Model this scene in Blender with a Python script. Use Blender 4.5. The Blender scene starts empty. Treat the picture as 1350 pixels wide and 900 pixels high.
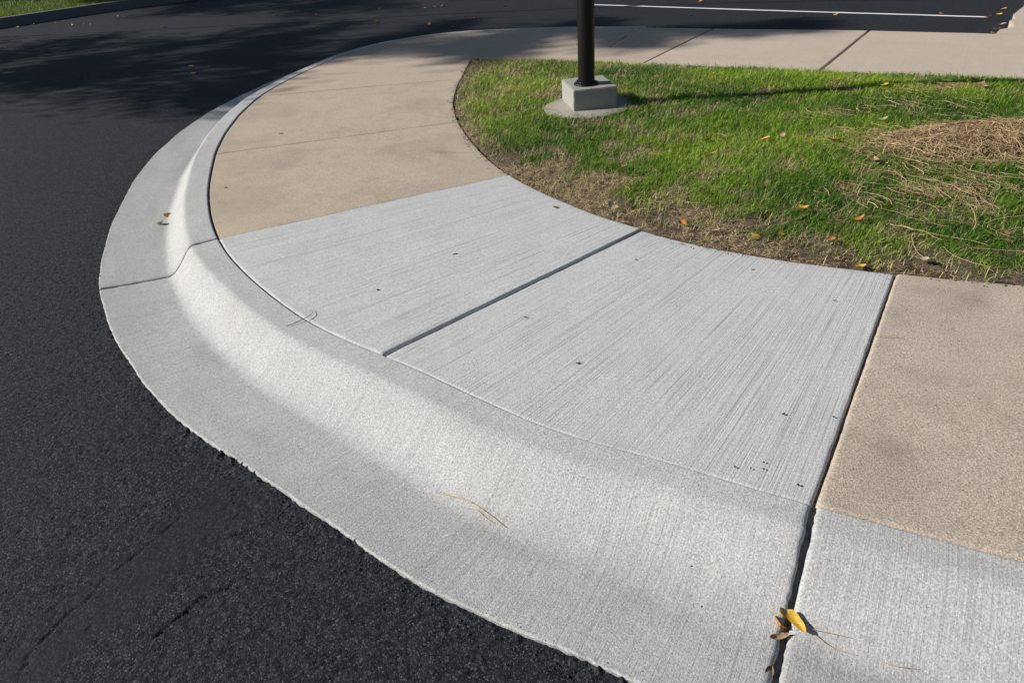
import bpy, bmesh, math, random
import numpy as np
from mathutils import Matrix, Vector

random.seed(7)
RNG = np.random.default_rng(11)
SC = bpy.context.scene
COL = SC.collection

# ------------------------------------------------------------------ camera
cam_d = bpy.data.cameras.new('camera')
cam_d.sensor_width = 36.0
cam_d.lens = 930.0 / 1350.0 * 36.0
cam_d.clip_start = 0.05
cam_d.clip_end = 1500.0
cam = bpy.data.objects.new('camera', cam_d)
COL.objects.link(cam)
_p, _r = math.radians(32.1), math.radians(-4.5)
_fw = Vector((0, math.cos(_p), -math.sin(_p)))
_u0 = Vector((0, math.sin(_p), math.cos(_p)))
_r0 = Vector((1, 0, 0))
_rt = _r0 * math.cos(_r) + _u0 * math.sin(_r)
_up = _u0 * math.cos(_r) - _r0 * math.sin(_r)
m = Matrix.Identity(4)
for i in range(3):
    m[i][0], m[i][1], m[i][2] = _rt[i], _up[i], -_fw[i]
m[0][3], m[1][3], m[2][3] = 0.0, 0.0, 1.6
cam.matrix_world = m
SC.camera = cam

# ------------------------------------------------------------------ sky, sun, exposure
SUN_EL = math.radians(31.0)
SUN_DIR = Vector((-1.0, 0.05, 0.0)).normalized()          # where the sun stands, on the ground plane
world = bpy.data.worlds.new('World')
SC.world = world
world.use_nodes = True
nt = world.node_tree
nt.nodes.clear()
sky = nt.nodes.new('ShaderNodeTexSky')
sky.sky_type = 'NISHITA'
sky.sun_disc = False
sky.sun_elevation = SUN_EL
sky.sun_rotation = math.atan2(SUN_DIR.x, SUN_DIR.y)        # 0 = +Y, clockwise
sky.air_density = 1.0
sky.dust_density = 0.6
bg = nt.nodes.new('ShaderNodeBackground')
bg.inputs['Strength'].default_value = 0.05
wo = nt.nodes.new('ShaderNodeOutputWorld')
nt.links.new(sky.outputs[0], bg.inputs[0])
nt.links.new(bg.outputs[0], wo.inputs[0])

sun_d = bpy.data.lights.new('sun', 'SUN')
sun_d.energy = 5.0
sun_d.angle = math.radians(0.53)
sun_d.color = (1.0, 0.945, 0.87)
sun = bpy.data.objects.new('sun', sun_d)
COL.objects.link(sun)
_l = Vector((SUN_DIR.x * math.cos(SUN_EL), SUN_DIR.y * math.cos(SUN_EL), math.sin(SUN_EL)))
sun.rotation_euler = _l.to_track_quat('Z', 'Y').to_euler()

SC.view_settings.view_transform = 'Standard'
SC.view_settings.look = 'None'
SC.view_settings.gamma = 1.0
SC.view_settings.use_curve_mapping = False
SC.view_settings.exposure = 0.36
SC.render.engine = 'CYCLES'

# ------------------------------------------------------------------ small helpers
_T = np.random.default_rng(5).random((256, 256))


def vn(x, y, seed=0):
    """value noise 0..1"""
    x = np.asarray(x, float) + seed * 17.31
    y = np.asarray(y, float) + seed * 9.77
    xi, yi = np.floor(x).astype(int), np.floor(y).astype(int)
    fx, fy = x - xi, y - yi
    fx, fy = fx * fx * (3 - 2 * fx), fy * fy * (3 - 2 * fy)
    a = _T[xi & 255, yi & 255]
    b = _T[(xi + 1) & 255, yi & 255]
    c = _T[xi & 255, (yi + 1) & 255]
    d = _T[(xi + 1) & 255, (yi + 1) & 255]
    return (a * (1 - fx) + b * fx) * (1 - fy) + (c * (1 - fx) + d * fx) * fy


def fbm(x, y, oct=4, seed=0):
    s, a, t = 0, 1.0, 0
    for k in range(oct):
        s = s + a * vn(x * 2 ** k, y * 2 ** k, seed + k)
        t += a
        a *= 0.5
    return s / t


def worley(x, y, cell, seed=0):
    """F1 distance (in cells) and the random value of the nearest point"""
    gx, gy = x / cell, y / cell
    xi, yi = np.floor(gx).astype(int), np.floor(gy).astype(int)
    best = np.full(x.shape, 9.0)
    val = np.zeros(x.shape)
    for i in (-1, 0, 1):
        for j in (-1, 0, 1):
            cx, cy = xi + i, yi + j
            px = cx + _T[(cx * 7 + seed) & 255, (cy * 3 + 5) & 255]
            py = cy + _T[(cx * 5 + 11 + seed) & 255, (cy * 7) & 255]
            d = (px - gx) ** 2 + (py - gy) ** 2
            mk = d < best
            best = np.where(mk, d, best)
            val = np.where(mk, _T[(cx * 3 + 50) & 255, (cy * 5 + seed) & 255], val)
    return np.sqrt(best), val


def link(name, me, mat=None, parent=None):
    o = bpy.data.objects.new(name, me)
    COL.objects.link(o)
    if mat is not None and not me.materials:
        me.materials.append(mat)
    if parent is not None:
        o.parent = parent
    return o


def np_mesh(name, verts, faces, smooth=True, uv=None, attrs=None):
    """faces: (n,3) or (n,4) int array, or a list of such arrays"""
    verts = np.asarray(verts, np.float32)
    fl = faces if isinstance(faces, list) else [faces]
    fl = [np.asarray(f, np.int32) for f in fl if len(f)]
    me = bpy.data.meshes.new(name)
    me.vertices.add(len(verts))
    me.vertices.foreach_set('co', verts.ravel())
    loops = np.concatenate([f.ravel() for f in fl])
    tot = np.concatenate([np.full(len(f), f.shape[1], np.int32) for f in fl])
    start = np.concatenate([[0], np.cumsum(tot)[:-1]]).astype(np.int32)
    me.loops.add(len(loops))
    me.loops.foreach_set('vertex_index', loops)
    me.polygons.add(len(tot))
    me.polygons.foreach_set('loop_start', start)
    me.polygons.foreach_set('loop_total', tot)
    me.update(calc_edges=True)
    if smooth:
        me.polygons.foreach_set('use_smooth', np.ones(len(tot), bool))
    if uv is not None:
        l = me.uv_layers.new(name='UVMap')
        l.data.foreach_set('uv', np.asarray(uv, np.float32)[loops].ravel())
    for k, a in (attrs or {}).items():
        a = np.asarray(a, np.float32)
        if a.ndim == 1:
            at = me.attributes.new(k, 'FLOAT', 'POINT')
            at.data.foreach_set('value', a)
        else:
            at = me.attributes.new(k, 'FLOAT_COLOR', 'POINT')
            at.data.foreach_set('color', np.c_[a, np.ones(len(a))].astype(np.float32).ravel())
    return me


def grid_faces(nu, nv):
    i = np.arange(nu * nv).reshape(nu, nv)
    return np.stack([i[:-1, :-1], i[1:, :-1], i[1:, 1:], i[:-1, 1:]], -1).reshape(-1, 4)


def tag(o, label=None, cat=None, group=None, kind=None):
    for k, v in (('label', label), ('category', cat), ('group', group), ('kind', kind)):
        if v:
            o[k] = v
    return o


def empty(name, loc=(0, 0, 0), kind=None):
    o = bpy.data.objects.new(name, None)
    o.empty_display_size = 0.1
    o.location = loc
    COL.objects.link(o)
    if kind:
        o['kind'] = kind
    return o


# ------------------------------------------------------------------ materials
class NT:
    def __init__(self, name):
        self.m = bpy.data.materials.new(name)
        self.m.use_nodes = True
        self.t = self.m.node_tree
        self.b = self.t.nodes['Principled BSDF']
        self.out = self.t.nodes['Material Output']

    def n(self, typ, **kw):
        n = self.t.nodes.new(typ)
        for k, v in kw.items():
            if k.startswith('i_'):
                key = k[2:]
                key = int(key) if key.isdigit() else key.replace('_', ' ')
                if hasattr(v, 'is_output') or hasattr(v, 'links'):
                    self.t.links.new(v, n.inputs[key])
                else:
                    n.inputs[key].default_value = v
            else:
                setattr(n, k, v)
        return n

    def l(self, a, b):
        self.t.links.new(a, b)

    def noise(self, vec, scale, detail=4, rough=0.55, dist=0.0):
        return self.n('ShaderNodeTexNoise', i_Vector=vec, i_Scale=scale, i_Detail=detail, i_Roughness=rough, i_Distortion=dist).outputs['Fac']

    def ramp(self, fac, stops):
        r = self.n('ShaderNodeValToRGB', i_Fac=fac)
        e = r.color_ramp.elements
        while len(e) < len(stops):
            e.new(0.5)
        for k, (p, c) in enumerate(stops):
            e[k].position = p
            e[k].color = (*c, 1) if hasattr(c, '__len__') else (c, c, c, 1)
        return r.outputs['Color']

    def mix(self, fac, a, b, mode='MIX'):
        x = self.n('ShaderNodeMix', data_type='RGBA', blend_type=mode)
        for s, v in ((x.inputs['Factor'], fac), (x.inputs[6], a), (x.inputs[7], b)):
            if hasattr(v, 'is_output'):
                self.l(v, s)
            elif hasattr(v, '__len__'):
                s.default_value = (*v, 1)
            else:
                s.default_value = v
        return x.outputs[2]

    def math(self, op, a, b=None, clamp=False):
        x = self.n('ShaderNodeMath', operation=op, use_clamp=clamp)
        for k, v in enumerate((a, b)):
            if v is None:
                continue
            if hasattr(v, 'is_output'):
                self.l(v, x.inputs[k])
            else:
                x.inputs[k].default_value = v
        return x.outputs[0]

    def mapv(self, vec, scale=(1, 1, 1), rot=(0, 0, 0)):
        return self.n('ShaderNodeMapping', i_Vector=vec, i_Scale=scale, i_Rotation=rot).outputs[0]

    def bump(self, h, strength, dist, normal=None):
        b = self.n('ShaderNodeBump', i_Height=h, i_Strength=strength, i_Distance=dist)
        if normal is not None:
            self.l(normal, b.inputs['Normal'])
        return b.outputs[0]

    def attr(self, name, out='Fac'):
        return self.n('ShaderNodeAttribute', attribute_name=name).outputs[out]

    def done(self, col=None, rough=None, normal=None, spec=None):
        for k, v in (('Base Color', col), ('Roughness', rough), ('Normal', normal), ('Specular IOR Level', spec)):
            if v is None:
                continue
            if hasattr(v, 'is_output'):
                self.l(v, self.b.inputs[k])
            elif hasattr(v, '__len__'):
                self.b.inputs[k].default_value = (*v, 1)
            else:
                self.b.inputs[k].default_value = v
        return self.m


def concrete(name, base, dark, broom=1.0, sand=1.0, mottle=0.5, pits=1.0, warm=None, seed=0.0, broom_w=150.0):
    """concrete with broom strokes along V, sand grain, mottling, tiny pits and dirt (attribute 'stain')"""
    k = NT(name)
    tc = k.n('ShaderNodeTexCoord')
    ob = k.n('ShaderNodeMapping', i_Vector=tc.outputs['Object'], i_Location=(seed, seed * 0.7, 0)).outputs[0]
    uv = tc.outputs['UV']
    n1 = k.noise(ob, 2.2, 6, 0.6)
    n2 = k.noise(ob, 11.0, 5, 0.65)
    n3 = k.noise(ob, 190.0, 3, 0.7)
    mot = k.math('ADD', k.math('MULTIPLY', n1, 0.6), k.math('MULTIPLY', n2, 0.4))
    col = k.mix(k.ramp(mot, [(0.5 - 0.25 * mottle - 0.06, 1.0), (0.5 + 0.18, 0.0)]), base, dark)
    if warm is not None:
        w = k.noise(ob, 3.1, 5, 0.6, 0.6)
        col = k.mix(k.math('MULTIPLY', k.ramp(w, [(0.44, 0.0), (0.66, 1.0)]), 0.75), col, warm)
    n4 = k.noise(ob, 62.0, 4, 0.75)
    col = k.mix(k.math('MULTIPLY', k.ramp(n4, [(0.36, 1.0), (0.50, 0.0)]), 0.22 * sand), col, tuple(c * 0.55 for c in base))
    col = k.mix(k.math('MULTIPLY', k.ramp(n4, [(0.52, 0.0), (0.66, 1.0)]), 0.22 * sand), col, tuple(min(1, c * 1.25) for c in base))
    # sand grains, light and dark
    col = k.mix(k.math('MULTIPLY', k.ramp(n3, [(0.38, 1.0), (0.49, 0.0)]), 0.5 * sand), col, tuple(c * 0.40 for c in base))
    col = k.mix(k.math('MULTIPLY', k.ramp(n3, [(0.53, 0.0), (0.66, 1.0)]), 0.6 * sand), col, tuple(min(1, c * 1.45) for c in base))
    # pits
    vo = k.n('ShaderNodeTexVoronoi', i_Vector=k.mix(0.012, ob, k.n('ShaderNodeTexNoise', i_Vector=ob, i_Scale=160.0).outputs['Color']), i_Scale=72.0, i_Randomness=1.0)
    rnd = k.n('ShaderNodeSeparateColor', i_Color=vo.outputs['Color']).outputs[0]
    pit = k.math('MULTIPLY', k.math('LESS_THAN', vo.outputs['Distance'], k.math('MULTIPLY', rnd, 0.17)), k.math('GREATER_THAN', rnd, 0.70))
    col = k.mix(k.math('MULTIPLY', pit, 0.5 * pits), col, tuple(c * 0.22 for c in base))
    # broom strokes
    bv = k.mapv(uv, (broom_w, 1.6, 1))
    br = k.n('ShaderNodeTexNoise', i_Vector=bv, i_Scale=1.0, i_Detail=3, i_Roughness=0.65, i_Distortion=0.25).outputs['Fac']
    bv2 = k.mapv(uv, (broom_w * 0.33, 0.9, 1))
    br2 = k.n('ShaderNodeTexNoise', i_Vector=bv2, i_Scale=1.0, i_Detail=2, i_Roughness=0.5, i_Distortion=0.2).outputs['Fac']
    patch = k.ramp(k.noise(ob, 3.3, 3, 0.5), [(0.30, 0.30), (0.60, 1.0)])
    brs = k.math('MULTIPLY', k.math('ADD', k.math('MULTIPLY', br, 0.55), k.math('MULTIPLY', br2, 0.45)), patch)
    groove = k.ramp(br2, [(0.30, 1.0), (0.42, 0.0)])
    col = k.mix(k.math('MULTIPLY', groove, 0.26 * broom), col, tuple(c * 0.45 for c in base))
    # dirt painted as real stains
    st = k.attr('stain')
    col = k.mix(k.math('MULTIPLY', st, 0.75, True), col, (0.105, 0.092, 0.076))
    fine = k.ramp(br, [(0.34, 1.0), (0.46, 0.0)])
    col = k.mix(k.math('MULTIPLY', k.math('MULTIPLY', fine, patch), 0.45 * broom), col, tuple(c * 0.42 for c in base))
    h = k.math('ADD', k.math('MULTIPLY', brs, 0.85 * broom), k.math('MULTIPLY', n3, 0.35 * sand))
    h = k.math('SUBTRACT', h, k.math('MULTIPLY', pit, 0.5 * pits))
    nm = k.bump(h, 1.0, 0.005)
    nm = k.bump(k.noise(ob, 420.0, 2, 0.6), 0.5, 0.0012 * max(sand, 0.4), nm)
    return k.done(col, 0.88, nm, 0.25)


M = {}
M['new_concrete'] = concrete('new_concrete', (0.510, 0.516, 0.518), (0.465, 0.471, 0.475), 1.25, 0.9, 0.4, 0.9)
M['kerb_concrete'] = concrete('kerb_concrete', (0.472, 0.475, 0.472), (0.388, 0.395, 0.400), 0.68, 1.05, 0.5, 0.9, seed=3.0, broom_w=170.0)
M['old_kerb'] = concrete('old_kerb', (0.440, 0.444, 0.440), (0.36, 0.366, 0.369), 0.25, 1.0, 0.6, 1.0, seed=5.0)
M['tan_concrete'] = concrete('tan_concrete', (0.475, 0.395, 0.308), (0.385, 0.318, 0.245), 0.12, 1.1, 0.7, 1.5, warm=(0.43, 0.362, 0.285), seed=9.0)
M['rough_tan'] = concrete('rough_tan', (0.485, 0.415, 0.345), (0.40, 0.335, 0.27), 0.10, 1.35, 0.8, 1.3, warm=(0.425, 0.352, 0.278), seed=13.0)
M['far_tan'] = concrete('far_tan', (0.50, 0.43, 0.352), (0.43, 0.365, 0.298), 0.35, 0.8, 0.5, 0.8, seed=17.0)
M['shade_toned_kerb'] = concrete('shade_toned_kerb', (0.13, 0.135, 0.145), (0.085, 0.09, 0.098), 0.0, 0.8, 0.8, 0.8, seed=29.0)  # base colour darkened to stand in for deep shade on the far kerb
M['footing'] = concrete('footing_concrete', (0.36, 0.33, 0.295), (0.25, 0.235, 0.21), 0.0, 1.4, 1.0, 1.2, seed=21.0)
M['pier'] = concrete('pier_concrete', (0.33, 0.325, 0.305), (0.25, 0.245, 0.23), 0.0, 0.8, 0.9, 1.0, seed=25.0)


def asphalt():
    k = NT('asphalt')
    tc = k.n('ShaderNodeTexCoord')
    ob = tc.outputs['Object']
    vo = k.n('ShaderNodeTexVoronoi', i_Vector=ob, i_Scale=230.0, i_Randomness=1.0)
    rnd = k.n('ShaderNodeSeparateColor', i_Color=vo.outputs['Color']).outputs[0]
    col = k.ramp(rnd, [(0.0, (0.005, 0.0057, 0.0078)), (0.45, (0.0132, 0.0156, 0.0215)), (0.82, (0.0285, 0.0322, 0.0405)), (1.0, (0.10, 0.103, 0.110))])
    big = k.noise(ob, 0.9, 5, 0.6)
    col = k.mix(k.ramp(big, [(0.35, 0.0), (0.68, 0.3)]), col, (0.021, 0.023, 0.028))
    vm = k.n('ShaderNodeTexVoronoi', i_Vector=ob, i_Scale=95.0, i_Randomness=1.0)
    rm = k.n('ShaderNodeSeparateColor', i_Color=vm.outputs['Color']).outputs[1]
    col = k.mix(k.ramp(rm, [(0.0, 0.6), (0.40, 0.0)]), col, (0.003, 0.0035, 0.0045))
    col = k.mix(k.ramp(rm, [(0.72, 0.0), (1.0, 0.5)]), col, (0.042, 0.045, 0.052))
    fl = k.noise(ob, 330.0, 2, 0.6)
    gr = k.noise(ob, 24.0, 6, 0.8)
    col = k.mix(k.ramp(gr, [(0.38, 0.22), (0.50, 0.0)]), col, (0.004, 0.0046, 0.006))
    col = k.mix(k.ramp(gr, [(0.51, 0.0), (0.64, 0.25)]), col, (0.046, 0.049, 0.056))
    col = k.mix(k.ramp(fl, [(0.70, 0.0), (0.78, 0.55)]), col, (0.13, 0.13, 0.125))
    # joints between stones are darker bitumen; the smooth patch shows less stone
    sm = k.attr('smooth_patch')
    col = k.mix(k.math('MULTIPLY', sm, 0.75, True), col, (0.0165, 0.019, 0.025))
    h = k.math('ADD', k.math('MULTIPLY', k.math('SUBTRACT', 1.0, vo.outputs['Distance']), 0.6), k.math('MULTIPLY', rnd, 0.4))
    nm = k.bump(k.math('MULTIPLY', h, k.math('SUBTRACT', 1.0, k.math('MULTIPLY', sm, 0.7))), 0.8, 0.0028)
    nm = k.bump(fl, 0.5, 0.0012, nm)
    return k.done(col, 0.8, nm, 0.13)


M['asphalt'] = asphalt()


def simple(name, col, rough=0.8, spec=0.3, var=0.25, scale=30.0, bump=0.0, metal=0.0):
    k = NT(name)
    ob = k.n('ShaderNodeTexCoord').outputs['Object']
    n = k.noise(ob, scale, 4, 0.6)
    c = k.mix(k.ramp(n, [(0.3, 0.0), (0.7, 1.0)]), tuple(x * (1 - var) for x in col), tuple(min(1, x * (1 + var)) for x in col))
    nm = k.bump(n, 0.6, bump) if bump else None
    k.b.inputs['Metallic'].default_value = metal
    return k.done(c, rough, nm, spec)


M['dark_line'] = simple('dark_line', (0.010, 0.0105, 0.012), 0.6, 0.3, 0.3, 40, 0.002)  # near-black colour of the thin line across the road
M['joint_dirt'] = simple('joint_dirt', (0.17, 0.165, 0.155), 0.95, 0.1, 0.4, 90, 0.004)
M['pole_paint'] = simple('pole_paint', (0.003, 0.003, 0.0035), 0.42, 0.28, 0.25, 18, 0.0006)
M['white_paint'] = simple('white_paint', (0.74, 0.75, 0.76), 0.7, 0.3, 0.12, 60, 0.001)
M['bark_chip'] = simple('bark_chip', (0.035, 0.028, 0.022), 0.9, 0.2, 0.4, 120)
M['stone_chip'] = simple('stone_chip', (0.50, 0.47, 0.42), 0.9, 0.2, 0.2, 80)
M['stalk'] = simple('stalk', (0.42, 0.30, 0.17), 0.8, 0.2, 0.35, 60)
M['root'] = simple('root', (0.16, 0.13, 0.10), 0.85, 0.2, 0.3, 60)
M['bark'] = simple('bark', (0.12, 0.09, 0.065), 0.95, 0.1, 0.5, 8, 0.03)
M['far_ground'] = simple('far_ground', (0.06, 0.085, 0.03), 0.95, 0.1, 0.4, 0.8)


def soil():
    k = NT('soil')
    ob = k.n('ShaderNodeTexCoord').outputs['Object']
    n = k.noise(ob, 7, 6, 0.65)
    f = k.noise(ob, 120, 4, 0.7)
    c = k.ramp(n, [(0.3, (0.070, 0.050, 0.036)), (0.55, (0.125, 0.094, 0.069)), (0.75, (0.215, 0.170, 0.130))])
    c = k.mix(k.ramp(f, [(0.35, 0.6), (0.55, 0.0)]), c, (0.04, 0.03, 0.022))
    c = k.mix(k.ramp(f, [(0.6, 0.0), (0.75, 0.5)]), c, (0.33, 0.27, 0.21))
    return k.done(c, 0.95, k.bump(f, 0.9, 0.006), 0.15)


M['soil'] = soil()


def blade_mat(name, attr, transl, rough=0.55):
    k = NT(name)
    c = k.attr(attr, 'Color')
    k.l(c, k.b.inputs['Base Color'])
    k.b.inputs['Roughness'].default_value = rough
    k.b.inputs['Specular IOR Level'].default_value = 0.3
    tr = k.n('ShaderNodeBsdfTranslucent', i_Color=c)
    mx = k.n('ShaderNodeMixShader', i_0=transl)
    k.l(k.b.outputs[0], mx.inputs[1])
    k.l(tr.outputs[0], mx.inputs[2])
    k.l(mx.outputs[0], k.out.inputs['Surface'])
    return k.m


M['grass'] = blade_mat('grass_blade', 'hue', 0.35)
M['straw'] = blade_mat('dry_straw', 'hue', 0.15, 0.7)
M['tree_leaf'] = blade_mat('tree_leaf', 'hue', 0.3)


def leaf_mat(name, a, b, spot):
    k = NT(name)
    ob = k.n('ShaderNodeTexCoord').outputs['Object']
    n = k.noise(ob, 110, 5, 0.7)
    c = k.mix(k.ramp(n, [(0.35, 0.0), (0.65, 1.0)]), a, tuple(x * 0.8 for x in b))
    s = k.noise(ob, 260, 4, 0.7)
    c = k.mix(k.ramp(s, [(0.54, 0.0), (0.68, 0.75)]), c, spot)
    k.l(c, k.b.inputs['Base Color'])
    k.b.inputs['Roughness'].default_value = 0.6
    tr = k.n('ShaderNodeBsdfTranslucent', i_Color=c)
    mx = k.n('ShaderNodeMixShader', i_0=0.22)
    k.l(k.b.outputs[0], mx.inputs[1])
    k.l(tr.outputs[0], mx.inputs[2])
    k.l(mx.outputs[0], k.out.inputs['Surface'])
    return k.m


LM = {
    'yellow': leaf_mat('yellow_leaf', (0.78, 0.50, 0.05), (0.62, 0.40, 0.05), (0.35, 0.2, 0.04)),
    'gold': leaf_mat('gold_leaf', (0.85, 0.60, 0.10), (0.80, 0.52, 0.07), (0.55, 0.33, 0.05)),
    'orange': leaf_mat('orange_leaf', (0.62, 0.26, 0.05), (0.45, 0.17, 0.035), (0.2, 0.08, 0.03)),
    'brown': leaf_mat('brown_leaf', (0.30, 0.14, 0.06), (0.18, 0.085, 0.04), (0.08, 0.04, 0.02)),
    'tan': leaf_mat('tan_leaf', (0.58, 0.42, 0.25), (0.42, 0.28, 0.15), (0.22, 0.13, 0.07)),
    'cream': leaf_mat('cream_leaf', (0.62, 0.52, 0.36), (0.48, 0.38, 0.24), (0.3, 0.21, 0.13)),
}


# ------------------------------------------------------------------ the plan: curves measured on the site, metres
def dense(P, step=0.01):
    P = np.asarray(P, float)
    s = np.r_[0, np.cumsum(np.hypot(*np.diff(P, axis=0).T))]
    u = np.arange(0, s[-1], step)
    return np.c_[np.interp(u, s, P[:, 0]), np.interp(u, s, P[:, 1])]


def smooth_curve(P, sig, step=0.01):
    D = dense(P, step)
    n = int(4 * sig / step)
    a = D[0] + (D[0] - D[1]) / step * (np.arange(n, 0, -1) * step)[:, None]
    b = D[-1] + (D[-1] - D[-2]) / step * (np.arange(1, n + 1) * step)[:, None]
    E = np.vstack([a, D, b])
    g = np.exp(-0.5 * (np.arange(-n, n + 1) * step / sig) ** 2)
    g /= g.sum()
    S = np.c_[np.convolve(E[:, 0], g, 'same'), np.convolve(E[:, 1], g, 'same')][n:-n]
    return dense(S, step)


# back of the kerb, from the far side of the island round to the near right
BACK = smooth_curve([(1.95, 9.41), (0.94, 9.87), (0.18, 10.10), (-0.43, 10.17), (-0.95, 10.03), (-1.4, 9.73), (-1.78, 9.11), (-2.06, 8.24),
                     (-2.2, 7.62), (-2.27, 7.15), (-2.27, 6.52), (-2.21, 5.89), (-2.12, 5.36), (-1.98, 4.8), (-1.87, 4.41), (-1.72, 3.99),
                     (-1.58, 3.67), (-1.44, 3.41), (-1.27, 3.15), (-1.07, 2.88), (-0.87, 2.64), (-0.69, 2.47), (-0.5, 2.32), (-0.33, 2.18),
                     (-0.22, 2.07), (-0.08, 1.95), (0.04, 1.84), (0.18, 1.74), (0.31, 1.67), (0.44, 1.6), (0.58, 1.51), (0.68, 1.44),
                     (0.8, 1.38), (0.91, 1.31), (1.0, 1.26), (1.09, 1.21), (1.22, 1.14), (1.8, 0.83), (2.8, 0.35), (4.5, -0.4)], 0.11)
# front edge of the lawn, from its tip to the near right
LAWN = smooth_curve([(-0.14, 8.9), (-0.2, 8.31), (-0.27, 7.56), (-0.33, 6.9), (-0.35, 6.31), (-0.3, 5.72), (-0.2, 5.19), (-0.08, 4.71), (0.06, 4.32), (0.19, 4.05),
                     (0.38, 3.73), (0.55, 3.49), (0.72, 3.31), (0.87, 3.15), (1.02, 3.03), (1.17, 2.93), (1.31, 2.84), (1.45, 2.77),
                     (1.59, 2.7), (1.67, 2.66), (1.82, 2.59), (2.1, 2.48), (2.6, 2.27), (4.0, 1.66), (6.0, 0.8)], 0.10)
# back edge of the lawn = front edge of the far walk
LBACK = smooth_curve([(-0.2, 8.31), (0.44, 7.96), (0.93, 7.68), (1.52, 7.28), (2.22, 6.89), (2.73, 6.52), (3.26, 6.22), (3.79, 5.9), (4.2, 5.66), (6.5, 4.3), (9.0, 2.8)], 0.12)
# outer edge of the far walk
FAR = smooth_curve([(1.80, 9.50), (1.95, 9.41), (2.74, 8.91), (3.7, 8.35), (4.14, 8.07), (4.64, 7.71), (5.068, 7.408)], 0.1)


def near_i(C, p):
    return int(np.argmin(np.hypot(*(C - np.asarray(p)).T)))


def tangent(C):
    T = np.gradient(C, axis=0)
    return T / np.hypot(*T.T)[:, None]


BT = tangent(BACK)
BN = np.c_[BT[:, 1], -BT[:, 0]]                              # outward, to the asphalt
iJ5, iJ4, iJ1, iJ2, iJ3 = (near_i(BACK, p) for p in ((-2.29, 7.22), (-2.11, 5.32), (-1.57, 3.64), (-0.51, 2.33), (0.80, 1.38)))
lJ5, lJ4, lJ1, lJ2, lJ3 = (near_i(LAWN, p) for p in ((-0.31, 7.28), (-0.31, 5.68), (0.07, 4.31), (0.70, 3.32), (1.67, 2.66)))
S_IDX = np.arange(len(BACK))
# width of kerb and gutter: narrows towards the far side
WID = np.interp(S_IDX, [0, near_i(BACK, (-0.43, 10.1)), iJ5, near_i(BACK, (-2.2, 5.9)), iJ1, iJ3, len(BACK)], [0.34, 0.40, 0.53, 0.60, 0.63, 0.635, 0.64])


FLOW = -0.014                                                  # lowest line of the gutter


def roll_at(fi):
    """where the rolled face begins and ends, as fractions of the width"""
    k = [0, iJ1, iJ1 + 60, iJ3, len(BACK)]
    return np.interp(fi, k, [0.26, 0.215, 0.185, 0.13, 0.13]), np.interp(fi, k, [0.49, 0.475, 0.51, 0.585, 0.59])


EDGE = BACK + BN * WID[:, None]                              # gutter edge

# ------------------------------------------------------------------ ground and asphalt
v = np.array([(-600, -600, -0.35), (600, -600, -0.35), (600, 600, -0.35), (-600, 600, -0.35)])
tag(link('ground', np_mesh('ground', v, np.array([[0, 1, 2, 3]])), M['far_ground']), kind='structure')


def seg_dist(X, Y, P):
    """distance to a polyline, closest point, position along it 0..1"""
    P = np.asarray(P, float)
    L = np.r_[0, np.cumsum(np.hypot(*np.diff(P, axis=0).T))]
    bd = np.full(X.shape, 1e9)
    bx, by, bu = X.copy(), Y.copy(), np.zeros(X.shape)
    for k in range(len(P) - 1):
        a, d = P[k], P[k + 1] - P[k]
        t = np.clip(((X - a[0]) * d[0] + (Y - a[1]) * d[1]) / (d @ d), 0, 1)
        qx, qy = a[0] + t * d[0], a[1] + t * d[1]
        dd = np.hypot(X - qx, Y - qy)
        mk = dd < bd
        bd, bx, by = np.where(mk, dd, bd), np.where(mk, qx, bx), np.where(mk, qy, by)
        bu = np.where(mk, (L[k] + t * (L[k + 1] - L[k])) / L[-1], bu)
    return bd, bx, by, bu


def inside(X, Y, P):
    P = np.asarray(P, float)
    c = np.zeros(X.shape, bool)
    x1, y1 = P[-1]
    for x2, y2 in P:
        if y1 != y2:
            c ^= ((Y < y1) != (Y < y2)) & (X < (x1 - x2) * (Y - y2) / (y1 - y2) + x2)
        x1, y1 = x2, y2
    return c


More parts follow.
